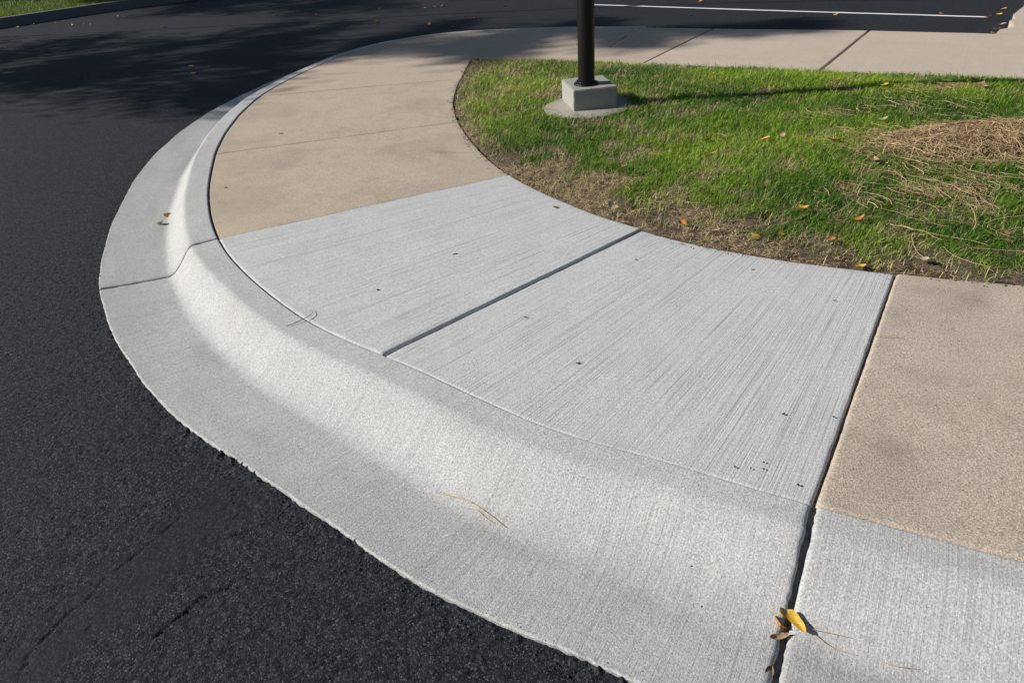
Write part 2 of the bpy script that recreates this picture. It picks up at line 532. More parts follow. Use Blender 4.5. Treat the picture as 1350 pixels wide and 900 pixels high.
def build_asphalt():
    FX = np.arange(-3.5, 0.75, 0.0061)
    FY = np.arange(0.75, 4.3, 0.0061)
    cx = np.r_[[-120, -60, -30, -18, -12, -9, -7, -6, -5.2, -4.6, -4.2, -3.9, -3.7], FX, np.arange(0.78, 4.7, 0.05), [4.8, 5.2, 6, 9, 14, 20, 30, 60, 120]]
    cy = np.r_[[-60, -30, -12, -5, -2, -1.2], np.arange(-1.0, 0.74, 0.045), FY, np.arange(4.33, 10.7, 0.03), [11, 12, 13, 14.5, 16, 18, 21, 26, 40, 80, 140]]
    X, Y = np.meshgrid(cx, cy, indexing='ij')
    fade = np.clip((X + 3.5) / 0.5, 0, 1) * np.clip((0.72 - X) / 0.1, 0, 1) * np.clip((4.3 - Y) / 0.7, 0, 1) * np.clip((Y - 0.76) / 0.1, 0, 1)
    # stones
    f1, r1 = worley(X, Y, 0.0112, 3)
    f2, r2 = worley(X, Y, 0.019, 9)
    peb = np.clip(1 - f1 * 1.5, 0, 1) * (0.25 + r1) * 0.0023 + np.clip(1 - f2 * 1.7, 0, 1) * np.where(r2 > 0.78, 1, 0.0) * 0.0016
    low = (fbm(X * 1.3, Y * 1.3, 3, 4) - 0.5) * 0.010
    pocks = np.where(r2 < 0.045, -0.005, 0) * np.clip(1 - f2 * 1.8, 0, 1)
    smp = [(-1.42, 1.14), (-1.35, 1.30), (-1.21, 1.545), (-1.04, 1.79), (-0.85, 1.76), (-0.92, 1.60), (-1.06, 1.36), (-1.21, 1.17), (-1.3, 1.0)]
    d = seg_dist(X, Y, smp + smp[:1])[0]
    ins = inside(X, Y, smp)
    sd = np.where(ins, d, -d)
    sm = np.clip((sd + 0.05 + 0.10 * (fbm(X * 11, Y * 11, 3, 8) - 0.5)) / 0.09, 0, 1) * (0.55 + 0.45 * vn(X * 25, Y * 25, 3))
    # edge against the gutter: loose crumbly stones, slightly raised lumps
    ed = EDGE[::6]
    near = np.full(X.shape, 9.0)
    sub = (X > -3.4) & (X < 0.8) & (Y > 0.5) & (Y < 4.7)
    xs, ys = X[sub], Y[sub]
    bd = np.full(xs.shape, 9.0)
    for ex, ey in ed[(ed[:, 1] < 4.9) & (ed[:, 0] < 0.9)]:
        bd = np.minimum(bd, (xs - ex) ** 2 + (ys - ey) ** 2)
    near[sub] = np.sqrt(bd)
    lump = np.clip(1 - near / 0.05, 0, 1) * (np.clip(1 - f2 * 1.3, 0, 1) * (0.3 + r2) * 0.016)
    lump *= 0.25 + 1.3 * np.clip((vn(X * 5.1, Y * 5.1, 12) - 0.35) * 2.2, 0, 1)
    dip = -0.010 * np.clip(1 - near / 0.022, 0, 1) * vn(X * 16, Y * 16, 22)
    Z = fade * (peb * (1 - 0.72 * sm) + pocks + lump + dip) + low * np.clip(fade, 0, 1)
    # cracks: pull the nearest vertices on to the line and press them down
    cracks = [([(-1.36, 0.98), (-1.321, 1.117), (-1.335, 1.193), (-1.314, 1.252), (-1.291, 1.315), (-1.258, 1.357), (-1.244, 1.421), (-1.203, 1.481), (-1.152, 1.555), (-1.096, 1.66), (-1.061, 1.776)], 0.006, 0.0026),
              ([(-1.02, 1.20), (-0.987, 1.248), (-0.949, 1.288), (-0.93, 1.326), (-0.859, 1.358), (-0.825, 1.389)], 0.009, 0.0042),
              ([(-0.959, 1.536), (-0.875, 1.567), (-0.78, 1.613), (-0.736, 1.628)], 0.005, 0.0026)]
    for P, dep, hw in cracks:
        P = np.asarray(P)
        P = dense(P, 0.012)
        P = P + (np.random.default_rng(3).random(P.shape) - 0.5) * 0.006
        x0, y0, x1, y1 = P[:, 0].min() - .05, P[:, 1].min() - .05, P[:, 0].max() + .05, P[:, 1].max() + .05
        sb = np.where((X > x0) & (X < x1) & (Y > y0) & (Y < y1))
        dd, qx, qy, u = seg_dist(X[sb], Y[sb], P)
        wgt = np.clip(np.sin(np.pi * np.clip(u, 0.0, 1)) * 2.5, 0, 1) * (0.35 + 0.9 * vn(u * 14, u * 0, 5))
        mk = dd < hw * np.clip(wgt, 0.5, 1.2)
        snap = np.where(mk, 0.7, 0)
        X[sb] += snap * (qx - X[sb])
        Y[sb] += snap * (qy - Y[sb])
        Z[sb] -= np.where(mk, dep * wgt * 1.6, 0)
    onlip = inside(X, Y, np.vstack([(EDGE - BN * 0.010)[::8], (9.0, 2.0), (9.5, 4.7), (5.0, 7.3)]))
    Z = np.where(onlip, np.minimum(Z, 0.002), Z)
    isl = inside(X, Y, np.vstack([(EDGE - BN * 0.065)[::8], (9.0, 2.0), (9.5, 4.7), (7.0, 6.1), (5.0, 7.3), FAR[::-20] - (0.06, 0.1)]))
    Z = np.where(isl, -0.06, Z)
    V = np.stack([X, Y, Z], -1).reshape(-1, 3)
    me = np_mesh('asphalt', V, grid_faces(*X.shape), True, attrs={'smooth_patch': sm.ravel()})
    tag(link('asphalt', me, M['asphalt']), kind='structure')


build_asphalt()


# flat band following a line on the ground
def band(name, pts, w, z, mat, jitter=0.0, seed=1):
    C = smooth_curve(pts, 0.2, 0.08)
    T = tangent(C)
    N = np.c_[-T[:, 1], T[:, 0]]
    a = (vn(np.arange(len(C)) * 0.6, np.zeros(len(C)), seed) - 0.5) * jitter
    b = (vn(np.arange(len(C)) * 0.6, np.zeros(len(C)), seed + 5) - 0.5) * jitter
    L = np.c_[C + N * (w / 2 + a)[:, None], np.full(len(C), z)]
    R = np.c_[C - N * (w / 2 + b)[:, None], np.full(len(C), z)]
    V = np.stack([L, R], 1).reshape(-1, 3)
    me = np_mesh(name, V, grid_faces(len(C), 2)[:, ::-1], False)
    return link(name, me, mat)


tag(band('dark_road_line', [(-14.0, 15.9), (-9.27, 14.87), (-6.85, 14.3), (-4.63, 13.89), (-2.52, 13.49), (-0.53, 13.12), (1.48, 12.6), (4.01, 11.79), (5.2, 11.25), (6.6, 10.4)],
         0.085, 0.004, M['dark_line'], 0.03), kind='structure')  # thin dark line lying just above the asphalt
tag(band('parking_line', [(1.62, 12.97), (1.87, 12.75), (3.88, 10.9), (5.37, 9.58), (6.13, 8.90)], 0.072, 0.004, M['white_paint'], 0.014), kind='structure')

# ------------------------------------------------------------------ kerb and gutter
kerb = tag(empty('kerb', (0, 0, 0)), kind='structure')
PROF_T = np.r_[0, 0.004, 0.010, 0.018, np.linspace(0.03, 0.985, 58), 0.99, 0.995, 1.0]


def kerb_section(i0, i1, mat, gap0, gap1, step, h=0.130, seed=0, label=None):
    """a cast length of kerb and gutter between two joints (indices along BACK, 1 cm each)"""
    s = np.arange(0, (i1 - i0) * 0.01, step)
    L = (i1 - i0) * 0.01
    e = np.array([0, 0.002, 0.005, 0.009, 0.015, 0.024, 0.036])
    s = np.unique(np.r_[gap0 + e, s[(s > gap0 + 0.045) & (s < L - gap1 - 0.045)], L - gap1 - e[::-1]])
    fi = i0 + s * 100
    bx = np.c_[np.interp(fi, S_IDX, BACK[:, 0]), np.interp(fi, S_IDX, BACK[:, 1])]
    nx = np.c_[np.interp(fi, S_IDX, BN[:, 0]), np.interp(fi, S_IDX, BN[:, 1])]
    w = np.interp(fi, S_IDX, WID)
    w = w + (fbm(fi * 0.05, fi * 0 + 3, 2, seed) - 0.5) * 0.014 + (fbm(fi * 0.6, fi * 0 + 9, 4, seed + 1) - 0.5) * 0.008
    T, W = np.meshgrid(PROF_T, w)
    Sg = np.repeat(s[:, None], len(PROF_T), 1)
    # S-shaped face between the top and the flow line; the pan rises gently to its lip
    a, b = (q[:, None] for q in roll_at(fi))
    b = b + 0.03 * (fbm(fi * 0.02, fi * 0, 2, seed + 4) - 0.5)[:, None]
    x = np.clip((T - a) / (b - a), 0, 1) ** 0.82
    z = h * (1 - x * x * (3 - 2 * x)) - 0.004 * np.clip(T / np.maximum(a, .01), 0, 1) * (1 - x)
    z = FLOW + z * (h - FLOW) / h + (0.014 - FLOW) * np.clip((T - b) / (1 - b), 0, 1) ** 1.15
    # waviness of hand-tooled concrete
    z += (fbm(Sg * 3 + seed, T * W * 7, 3, seed + 7) - 0.5) * 0.006 * np.clip(T * 6, 0, 1) * np.clip((1 - T) * 12, 0, 1)
    # rounded edges: back, lip and the two joint ends
    d = np.minimum(Sg - s[0], s[-1] - Sg)
    d = np.where((i0 == 0) & (Sg < 0.5 * L), 1, d)
    rr = 0.011 + 0.006 * vn(T * W * 40, Sg * 0, seed + 2)
    z -= np.where(d < rr, rr - np.sqrt(np.maximum(rr ** 2 - (rr - d) ** 2, 0)), 0)
    db = T * W
    z -= np.where(db < 0.007, 0.007 - np.sqrt(np.maximum(0.007 ** 2 - (0.007 - db) ** 2, 0)), 0)
    dl = (1 - T) * W
    z -= np.where(dl < 0.006, 0.006 - np.sqrt(np.maximum(0.006 ** 2 - (0.006 - dl) ** 2, 0)), 0) * 0.9
    jit = (vn(T * W * 55, Sg * 0 + 3, seed + 9) - 0.5) * 0.006 * np.clip(1 - d / 0.02, 0, 1)
    bx = np.repeat(bx[:, None], len(PROF_T), 1)
    nx = np.repeat(nx[:, None], len(PROF_T), 1)
    tx = np.stack([-nx[..., 1], nx[..., 0]], -1)
    P = bx + nx * (0.002 + T * W)[..., None] + tx * jit[..., None]
    V = np.concatenate([P, z[..., None]], -1)
    stain = np.clip((fbm(Sg * 4, T * W * 9, 4, seed + 15) - 0.62) * 3, 0, 0.5) * np.exp(-((T - b) / 0.08) ** 2) * 0.5
    stain += 0.16 * np.clip((fbm(Sg * 2.2, T * W * 5 + 7, 5, seed + 21) - 0.5) * 3.5, 0, 1)
    stain += 0.30 * np.exp(-((T - b - 0.05) / 0.07) ** 2) * np.clip(fbm(Sg * 3.0, T * 3, 4, seed + 22) * 2.4 - 0.85, 0, 1)
    stain += 0.35 * np.clip(1 - (1 - T) * W / 0.022, 0, 1) * np.clip(vn(Sg * 24, T * 3, seed + 16) * 2 - 0.9, 0, 1)
    nu, nv = T.shape
    # skirts all round
    idx = np.arange(nu * nv).reshape(nu, nv)
    ring = np.r_[idx[:, 0], idx[-1, 1:], idx[-2::-1, -1], idx[0, -2:0:-1]]
    Vf = V.reshape(-1, 3)
    low = Vf[ring].copy()
    low[:, 2] = -0.09
    n0 = len(Vf)
    k = np.arange(len(ring))
    k2 = np.roll(k, -1)
    side = np.stack([ring, ring[k2], n0 + k2, n0 + k], -1)
    # skirts get their own top vertices so that edges stay crisp
    V2 = np.vstack([Vf, Vf[ring], low])
    side = np.stack([n0 + k, n0 + k2, n0 + len(ring) + k2, n0 + len(ring) + k], -1)
    uv = np.stack([Sg, T * W], -1).reshape(-1, 2)
    uv2 = np.vstack([uv, uv[ring], uv[ring]])
    st = np.r_[stain.ravel(), stain.ravel()[ring], stain.ravel()[ring]]
    me = np_mesh('kerb_section', V2, [grid_faces(nu, nv), side], True, uv2, {'stain': st})
    me.update()
    o = link('kerb_section', me, mat, kerb)
    if label:
        o['label'] = label
    return o


i_end = len(BACK) - 2
kerb_section(0, iJ5, M['old_kerb'], 0.0, 0.003, 0.03, seed=2, label='older grey kerb curving round the far side in tree shade')
kerb_section(iJ5, iJ1, M['old_kerb'], 0.003, 0.004, 0.02, seed=5, label='older grey kerb with two small leaves in its gutter')
kerb_section(iJ1, iJ3, M['kerb_concrete'], 0.004, 0.008, 0.012, seed=8, label='new pale rolled kerb in the near curve')
kerb_section(iJ3, i_end, M['kerb_concrete'], 0.009, 0.0, 0.014, seed=11, label='pale rolled kerb right of the open joint')

# ------------------------------------------------------------------ sidewalk of slabs
walk = tag(empty('sidewalk', (0, 0, 0)), kind='structure')


def resample(C, n):
    s = np.r_[0, np.cumsum(np.hypot(*np.diff(C, axis=0).T))]
    return s, C


def slab(A, Bc, mat, z=(0.128, 0.128), gaps=(0.004, 0.004, 0.006, 0.004), res=0.025, r=0.008, seed=0, label=None, stain_fn=None, rough=0.0015, chip=0.003, fb=None):
    """slab between edge curve A (kerb side) and edge curve Bc (lawn side); gaps: start joint, end joint, kerb side, lawn side"""
    sa = np.r_[0, np.cumsum(np.hypot(*np.diff(A, axis=0).T))]
    sb = np.r_[0, np.cumsum(np.hypot(*np.diff(Bc, axis=0).T))]
    L = 0.5 * (sa[-1] + sb[-1])
    Wd = 0.5 * (np.hypot(*(A[0] - Bc[0])) + np.hypot(*(A[-1] - Bc[-1])))
    e = np.array([0, 0.0012, 0.003, 0.006, 0.010, 0.016, 0.024])

    def axis(Lt, g0, g1):
        mid = np.linspace(g0 + 0.036, Lt - g1 - 0.036, max(3, int(Lt / res)))
        return np.r_[g0 + e, mid, Lt - g1 - e[::-1]]
    U, W_ = np.meshgrid(axis(L, gaps[0], gaps[1]), axis(Wd, gaps[2], gaps[3]), indexing='ij')
    u, w = U / L, W_ / Wd
    PA = np.stack([np.interp(u * sa[-1], sa, A[:, 0]), np.interp(u * sa[-1], sa, A[:, 1])], -1)
    sq = sb / sb[-1] if fb is None else np.interp(sb / sb[-1], fb[0], fb[1])
    PB = np.stack([np.interp(u, sq, Bc[:, 0]), np.interp(u, sq, Bc[:, 1])], -1)
    P = PA * (1 - w)[..., None] + PB * w[..., None]
    dU = np.minimum(U - U.min(), U.max() - U)
    dW = np.minimum(W_ - W_.min(), W_.max() - W_)
    rr = r * (0.75 + 0.6 * vn(P[..., 0] * 22, P[..., 1] * 22, seed + 3))

    def rnd(d):
        return np.where(d < rr, rr - np.sqrt(np.maximum(rr ** 2 - (rr - d) ** 2, 0)), 0)
    Z = z[0] + (z[1] - z[0]) * w - rnd(dU) - rnd(dW)
    Z += (fbm(P[..., 0] * 4, P[..., 1] * 4, 4, seed) - 0.5) * rough * 2
    # ragged edges
    sgn = np.where(U - U.min() < U.max() - U, -1, 1)
    chipn = (fbm(P[..., 0] * 30, P[..., 1] * 30, 3, seed + 6) - 0.5) * chip * 2
    near = np.clip(1 - np.minimum(dU, dW) / 0.03, 0, 1)
    P = P + np.stack([chipn, chipn[::-1]], -1) * near[..., None] * 0.8
    nu, nv = U.shape
    V = np.concatenate([P, Z[..., None]], -1).reshape(-1, 3)
    idx = np.arange(nu * nv).reshape(nu, nv)
    ring = np.r_[idx[:, 0], idx[-1, 1:], idx[-2::-1, -1], idx[0, -2:0:-1]]
    low = V[ring].copy()
    low[:, 2] = -0.05
    n0 = len(V)
    k = np.arange(len(ring))
    k2 = np.roll(k, -1)
    V2 = np.vstack([V, V[ring], low])
    # A on the right of travel gives an upward face with this winding
    side = np.stack([n0 + k, n0 + k2, n0 + len(ring) + k2, n0 + len(ring) + k], -1)
    uv = np.stack([U, W_], -1).reshape(-1, 2)
    st = np.zeros(U.shape) if stain_fn is None else stain_fn(P[..., 0], P[..., 1], U, W_, L, Wd)
    st = np.clip(st, 0, 1).ravel()
    me = np_mesh('concrete_slab', V2, [grid_faces(nu, nv), side], True, np.vstack([uv, uv[ring], uv[ring]]), {'stain': np.r_[st, st[ring], st[ring]]})
    bm = bmesh.new()
    bm.from_mesh(me)
    up = sum(f.normal.z for f in list(bm.faces)[:50])
    if up < 0:
        bmesh.ops.reverse_faces(bm, faces=bm.faces)
        bm.to_mesh(me)
    bm.free()
    o = link('concrete_slab', me, mat, walk)
    if label:
        o['label'] = label
    return o


def scuffs(x, y, U, W, L, Wd):
    s = np.zeros(x.shape)
    for cx, cy, rad, wd, am in ((-0.05, 6.35, 0.62, 0.02, 0.35), (0.0, 6.2, 0.47, 0.02, 0.30), (-0.1, 5.35, 0.52, 0.03, 0.28), (0.05, 5.0, 0.45, 0.025, 0.25)):
        rr = np.hypot(x - cx, (y - cy))
        s += am * np.exp(-((rr - rad) / wd) ** 2) * np.clip(vn(x * 7, y * 7, 31) * 1.6 - 0.4, 0, 1)
    s += np.clip((fbm(x * 2.2, y * 2.2, 5, 40) - 0.50) * 1.1, 0, 0.16)
    s += np.clip((fbm(x * 12, y * 9, 4, 44) - 0.55) * 1.0, 0, 0.12)
    s += 0.35 * np.clip(1 - np.minimum(U, L - U) / 0.05, 0, 1) * vn(x * 12, y * 12, 2) * 0.6
    return s


def new_stain(x, y, U, W, L, Wd):
    s = 0.22 * np.clip(1 - W / 0.10, 0, 1) * np.clip(fbm(x * 9, y * 9, 4, 14) * 2 - 0.7, 0, 1)
    s += 0.30 * np.clip(1 - (Wd - W) / 0.05, 0, 1) * vn(x * 15, y * 15, 4)
    return s


def right_stain(x, y, U, W, L, Wd):
    s = 0.28 * np.clip(1 - np.abs(U - 0.18) / 0.19, 0, 1) * np.clip(fbm(x * 6, y * 6, 5, 4) * 2.6 - 0.85, 0, 1)
    s += np.clip((fbm(x * 4, y * 4, 4, 28) - 0.56) * 1.8, 0, 0.3)
    s += np.clip((fbm(x * 14, y * 14, 4, 29) - 0.55) * 1.2, 0, 0.15)
    return s


slab(BACK[iJ5:iJ4 + 1], LAWN[lJ5:lJ4 + 1], M['tan_concrete'], (0.121, 0.126), (0.003, 0.003, 0.006, 0.003), 0.04, 0.006, 3, 'second tan slab beside the lawn tip', scuffs)
slab(BACK[iJ4:iJ1 + 1], LAWN[lJ4:lJ1 + 1], M['tan_concrete'], (0.121, 0.126), (0.003, 0.004, 0.006, 0.003), 0.035, 0.006, 6, 'tan slab next to the new grey slabs', scuffs)
slab(BACK[iJ1:iJ2 + 1], LAWN[lJ1:lJ2 + 1], M['new_concrete'], (0.128, 0.131), (0.004, 0.0045, 0.004, 0.002), 0.025, 0.009, 9, 'smoother new grey slab', new_stain)
slab(BACK[iJ2:iJ3 + 1], LAWN[lJ2:lJ3 + 1], M['new_concrete'], (0.122, 0.121), (0.0055, 0.0045, 0.004, 0.002), 0.02, 0.009, 12, 'new grey slab with strong broom strokes', new_stain)
iE = near_i(BACK, (2.8, 0.35))
lE = near_i(LAWN, (4.0, 1.66))
slab(BACK[iJ3:iE], LAWN[lJ3:lE], M['rough_tan'], (0.128, 0.126), (0.0045, 0.003, 0.004, 0.003), 0.025, 0.013, 15, 'worn sandy tan slab at the right', right_stain)
slab(BACK[iE:i_end], LAWN[lE:lE + 180], M['rough_tan'], (0.128, 0.126), (0.004, 0.003, 0.004, 0.003), 0.08, 0.01, 16, None, right_stain)
# the far corner slab runs from the fifth joint round the tip of the lawn
lTip = near_i(LAWN, (-0.2, 8.31))
iTip = near_i(BACK, (0.5, 10.0))
# far walk, away from the corner: outer edge FAR, inner edge LBACK
jf = [(1.53, 7.35, 2.63, 8.98), (2.94, 6.5, 4.12, 8.08)]
outer = np.vstack([BACK[:iTip][::-1], FAR[5:]])
o1, o2 = near_i(outer, (2.67, 8.95)), near_i(outer, (4.12, 8.08))
b0, b1, b2 = 0, near_i(LBACK, (1.53, 7.35)), near_i(LBACK, (2.94, 6.5))
cor_a = np.vstack([outer[:o1][::-1], BACK[iTip:iJ5 + 1]])
cor_b = np.vstack([LBACK[b0:b1][::-1], LAWN[lTip + 2:lJ5 + 1]])
fr = (b1 - b0) / (b1 - b0 + lJ5 - lTip)
slab(cor_a, cor_b, M['tan_concrete'], (0.125, 0.126), (0.006, 0.003, 0.003, 0.003), 0.05, 0.006, 22, 'tan corner slab in dappled tree shade round the lawn tip', fb=([0, fr, 1], [0, 0.48, 1]))
slab(outer[o1:o2][::-1], LBACK[b1:b2][::-1], M['far_tan'], (0.126, 0.128), (0.008, 0.006, 0.003, 0.003), 0.06, 0.008, 25, 'far walk slab between the two dark slanting joints')
outer3 = np.vstack([outer[o2:], dense([(5.068, 7.408), (6.9, 6.25), (9.5, 4.7)], 0.02)[1:]])
slab(outer3[::-1], LBACK[b2:][::-1], M['far_tan'], (0.126, 0.128), (0.003, 0.008, 0.003, 0.003), 0.07, 0.008, 28, 'wide far walk slab at the right')
# ground under the joints
Vb = []
cA = np.vstack([BACK[iTip:i_end:10]])
cB = np.vstack([LAWN[np.clip(np.linspace(lTip, lE, len(cA)).astype(int), 0, len(LAWN) - 1)]])
Vj = np.stack([np.c_[cA - BN[iTip:i_end:10] * -0.3, np.full(len(cA), 0.104)], np.c_[cB, np.full(len(cA), 0.104)]], 1)
Vj[:, 0, :2] = cA
me = np_mesh('joint_filler', Vj.reshape(-1, 3), grid_faces(len(cA), 2), False)
tag(link('joint_filler', me, M['joint_dirt'], walk), kind='stuff')
cO = np.vstack([outer[::12], outer3[::12]])
cI = LBACK[np.clip(np.linspace(0, len(LBACK) - 1, len(cO)).astype(int), 0, len(LBACK) - 1)]
me = np_mesh('joint_filler', np.stack([np.c_[cO, np.full(len(cO), 0.085)], np.c_[cI, np.full(len(cO), 0.085)]], 1).reshape(-1, 3), grid_faces(len(cO), 2), False)
tag(link('joint_filler', me, M['joint_dirt'], walk), kind='stuff')
# dirt in the kerb joints
ci = np.arange(0, i_end, 8)
rows = []
for q_ in np.linspace(0, 0.96, 13):
    a_, b_ = roll_at(ci)
    x_ = np.clip((q_ - a_) / (b_ - a_), 0, 1) ** 0.82
    rows.append(np.c_[BACK[ci] + BN[ci] * (-0.03 + (WID[ci] + 0.03) * q_)[:, None], FLOW + (0.13 - FLOW) * (1 - x_ * x_ * (3 - 2 * x_)) + (0.014 - FLOW) * np.clip((q_ - b_) / (1 - b_), 0, 1) - 0.024])
me = np_mesh('kerb_bed', np.stack(rows, 1).reshape(-1, 3), grid_faces(len(ci), 13), True)
link('kerb_bed', me, M['joint_dirt'], kerb)

# concrete landing at the top right corner, its edge worn into steps
land = [(5.075, 7.415), (5.23, 7.60), (5.42, 7.66), (5.54, 7.88), (5.60, 8.02), (5.73, 8.13), (5.86, 8.36), (6.28, 8.82), (6.62, 9.30), (7.4, 10.3), (9.0, 12.2), (14.0, 9.0), (9.6, 4.68), (6.95, 6.26)]
bm = bmesh.new()
top = [bm.verts.new((x, y, 0.126)) for x, y in land]
bm.faces.new(top)
r_ = bmesh.ops.extrude_face_region(bm, geom=bm.faces[:])
for e_ in r_['geom']:
    if isinstance(e_, bmesh.types.BMVert):
        e_.co.z = -0.05
bmesh.ops.recalc_face_normals(bm, faces=bm.faces)
me = bpy.data.meshes.new('landing')
bm.to_mesh(me)
bm.free()
tag(link('landing', me, M['far_tan']), kind='structure')

# ------------------------------------------------------------------ lawn soil
lawn_poly = np.vstack([LAWN[lTip:near_i(LAWN, (6.0, 0.8)):8], [(7.5, 0.3), (9.0, 2.7)], LBACK[::-12]])


def edge_dist(X, Y):
    """distance in from the front edge and from the back edge of the lawn"""
    d1 = np.full(X.shape, 99.0)
    for p in LAWN[lTip::8]:
        d1 = np.minimum(d1, (X - p[0]) ** 2 + (Y - p[1]) ** 2)
    d2 = np.full(X.shape, 99.0)
    for p in LBACK[::12]:
        d2 = np.minimum(d2, (X - p[0]) ** 2 + (Y - p[1]) ** 2)
    return np.sqrt(d1), np.sqrt(d2)


def lawn_z(X, Y, d1, d2):
    d = np.minimum(d1, d2)
    return 0.108 + 0.037 * np.clip(d / 0.5, 0, 1) + (fbm(X * 2, Y * 2, 3, 50) - 0.5) * 0.03 * np.clip(d / 0.4, 0, 1)


gx = np.arange(-0.6, 7.4, 0.022)
gy = np.arange(0.6, 8.5, 0.022)
X, Y = np.meshgrid(gx, gy, indexing='ij')
d1, d2 = edge_dist(X, Y)
ins = inside(X, Y, lawn_poly)
Z = lawn_z(X, Y, d1, d2) + (fbm(X * 18, Y * 18, 4, 60) - 0.5) * 0.052 * np.clip(d1 / 0.05, 0.2, 1)
Z = np.where(ins, Z, 0.06 - 0.02 * 1)
Z = np.where(ins | (np.minimum(d1, d2) < 0.05), Z, -0.08)
keep = grid_faces(*X.shape)
zf = Z.ravel()[keep].max(1) > -0.05
me = np_mesh('soil', np.stack([X, Y, Z], -1).reshape(-1, 3), keep[zf])
tag(link('soil', me, M['soil']), kind='structure')


# ------------------------------------------------------------------ grass
def bare_map(x, y, d1):
    """0 = bare or dead, 1 = full green growth"""
    n = fbm(x * 3.1, y * 3.1, 4, 70)
    n2 = fbm(x * 9, y * 9, 3, 75)
    along = y                                                     # edge runs from y = 8.3 at the tip to y = 2.5
    wid = np.interp(along, [2.2, 2.5, 2.75, 3.0, 3.4, 4.0, 4.4, 5.0, 6.0, 7.0, 8.3], [0.02, 0.03, 0.06, 0.15, 0.15, 0.20, 0.15, 0.04, 0.03, 0.04, 0.10])
    g = np.clip((d1 - wid * (0.45 + 1.1 * n)) / 0.14 + (n2 - 0.5) * 1.2, 0, 1)
    # a grey bare patch near the edge of the walk
    for px, py, rx, ry in ((0.56, 4.02, 0.20, 0.17), (0.38, 4.40, 0.14, 0.16), (1.18, 3.24, 0.28, 0.09), (0.95, 3.42, 0.15, 0.10)):
        q = ((x - px) / rx) ** 2 + ((y - py) / ry) ** 2
        g *= np.clip((q - 0.55 + (n2 - 0.5) * 0.9) / 0.7, 0, 1)
    tip = np.clip((y - 6.9) / 0.8, 0, 1) * np.clip(1 - (x + 0.2) / 0.9, 0, 1)
    g *= 1 - 0.45 * tip
    g *= 0.35 + 0.65 * np.clip((fbm(x * 5.5, y * 5.5, 3, 64) - 0.30) * 6, 0, 1)
    return g


FOOT = (0.765, 5.73)                                              # centre of the round footing


def blades(n, region, hmin, hmax, wmin, wmax, col_fn, accept, lean, seed, flat=False):
    rg = np.random.default_rng(seed)
    x0, y0, x1, y1 = region
    x = rg.uniform(x0, x1, n)
    y = rg.uniform(y0, y1, n)
    ok = inside(x, y, lawn_poly)
    # thin out with distance, where single blades no longer show
    dist = np.hypot(x, y)
    ok &= rg.random(n) < np.clip((4.6 / np.maximum(dist, 1)) ** 1.5, 0.25, 1)
    # only the part of the lawn the place shows from near the photograph's standpoint
    ok &= x < 0.74 * y + 2.9
    x, y = x[ok], y[ok]
    d1, d2 = edge_dist(x, y)
    ok = accept(x, y, d1, d2, rg) & (np.hypot(x - FOOT[0], y - FOOT[1]) > 0.30)
    x, y, d1, d2 = x[ok], y[ok], d1[ok], d2[ok]
    n = len(x)
    z = lawn_z(x, y, d1, d2) - 0.004
    ang = rg.uniform(0, 2 * np.pi, n)
    h = rg.uniform(hmin, hmax, n) * (0.7 + 0.6 * fbm(x * 2.5, y * 2.5, 3, 81))
    w = rg.uniform(wmin, wmax, n) * np.clip(np.hypot(x, y) / 4.6, 1, 1.5)
    ln = rg.uniform(lean[0], lean[1], n) * h
    c, s = np.cos(ang), np.sin(ang)
    hz = rg.uniform(0.05, 0.25, n) * h if flat else h
    if flat:
        z = z + rg.uniform(0.0, 0.026, n)
    base = np.c_[x, y, z]
    wd = np.c_[-s, c, np.zeros(n)] * (w / 2)[:, None]
    mid = base + np.c_[c * ln * 0.35, s * ln * 0.35, hz * 0.62]
    tip = base + np.c_[c * ln, s * ln, hz * (0.9 if not flat else rg.uniform(-0.1, 0.6, n))]
    if flat:
        bend = rg.uniform(-0.3, 0.3, n) * h
        mid += np.c_[-s * bend, c * bend, np.zeros(n)]
    V = np.stack([base - wd, base + wd, mid - wd * 0.8, mid + wd * 0.8, tip], 1).reshape(-1, 3)
    i = np.arange(n) * 5
    q = np.stack([i, i + 1, i + 3, i + 2], -1)
    t = np.stack([i + 2, i + 3, i + 4], -1)
    col = col_fn(x, y, d1, rg, n)
    return V, q, t, np.repeat(col, 5, 0)


def green(x, y, d1, rg, n):
    v = fbm(x * 1.7, y * 1.7, 4, 90)
    a, b = np.array([0.050, 0.155, 0.009]), np.array([0.31, 0.47, 0.034])
    big = fbm(x * 0.75 + 4, y * 0.75, 3, 93)
    t = np.clip((v - 0.36) * 1.9 + (big - 0.5) * 1.3 + 0.16 * np.clip(y - 4.2, -1.2, 1.5) + rg.normal(0, 0.25, n), 0, 1)[:, None]
    c = a * (1 - t) + b * t
    dry = np.clip(0.08 + 0.8 * (1 - bare_map(x, y, d1)) + 0.6 * np.clip(fbm(x * 2.3, y * 2.3, 3, 97) - 0.54, 0, 1) + 0.35 * np.clip((y - 4.6) / 3, 0, 1) * np.clip(1 - (x - 0.2) / 1.6, 0, 1), 0, 0.9)
    k = (rg.random(n) < dry)[:, None] * rg.uniform(0.45, 1.0, n)[:, None]
    return c * (1 - k) + np.array([0.60, 0.50, 0.26]) * k * rg.uniform(0.6, 1.15, n)[:, None]


def dead(x, y, d1, rg, n):
    a, b = np.array([0.26, 0.175, 0.095]), np.array([0.86, 0.70, 0.43])
    t = rg.beta(1.6, 1.6, n)[:, None]
    return a * (1 - t) + b * t


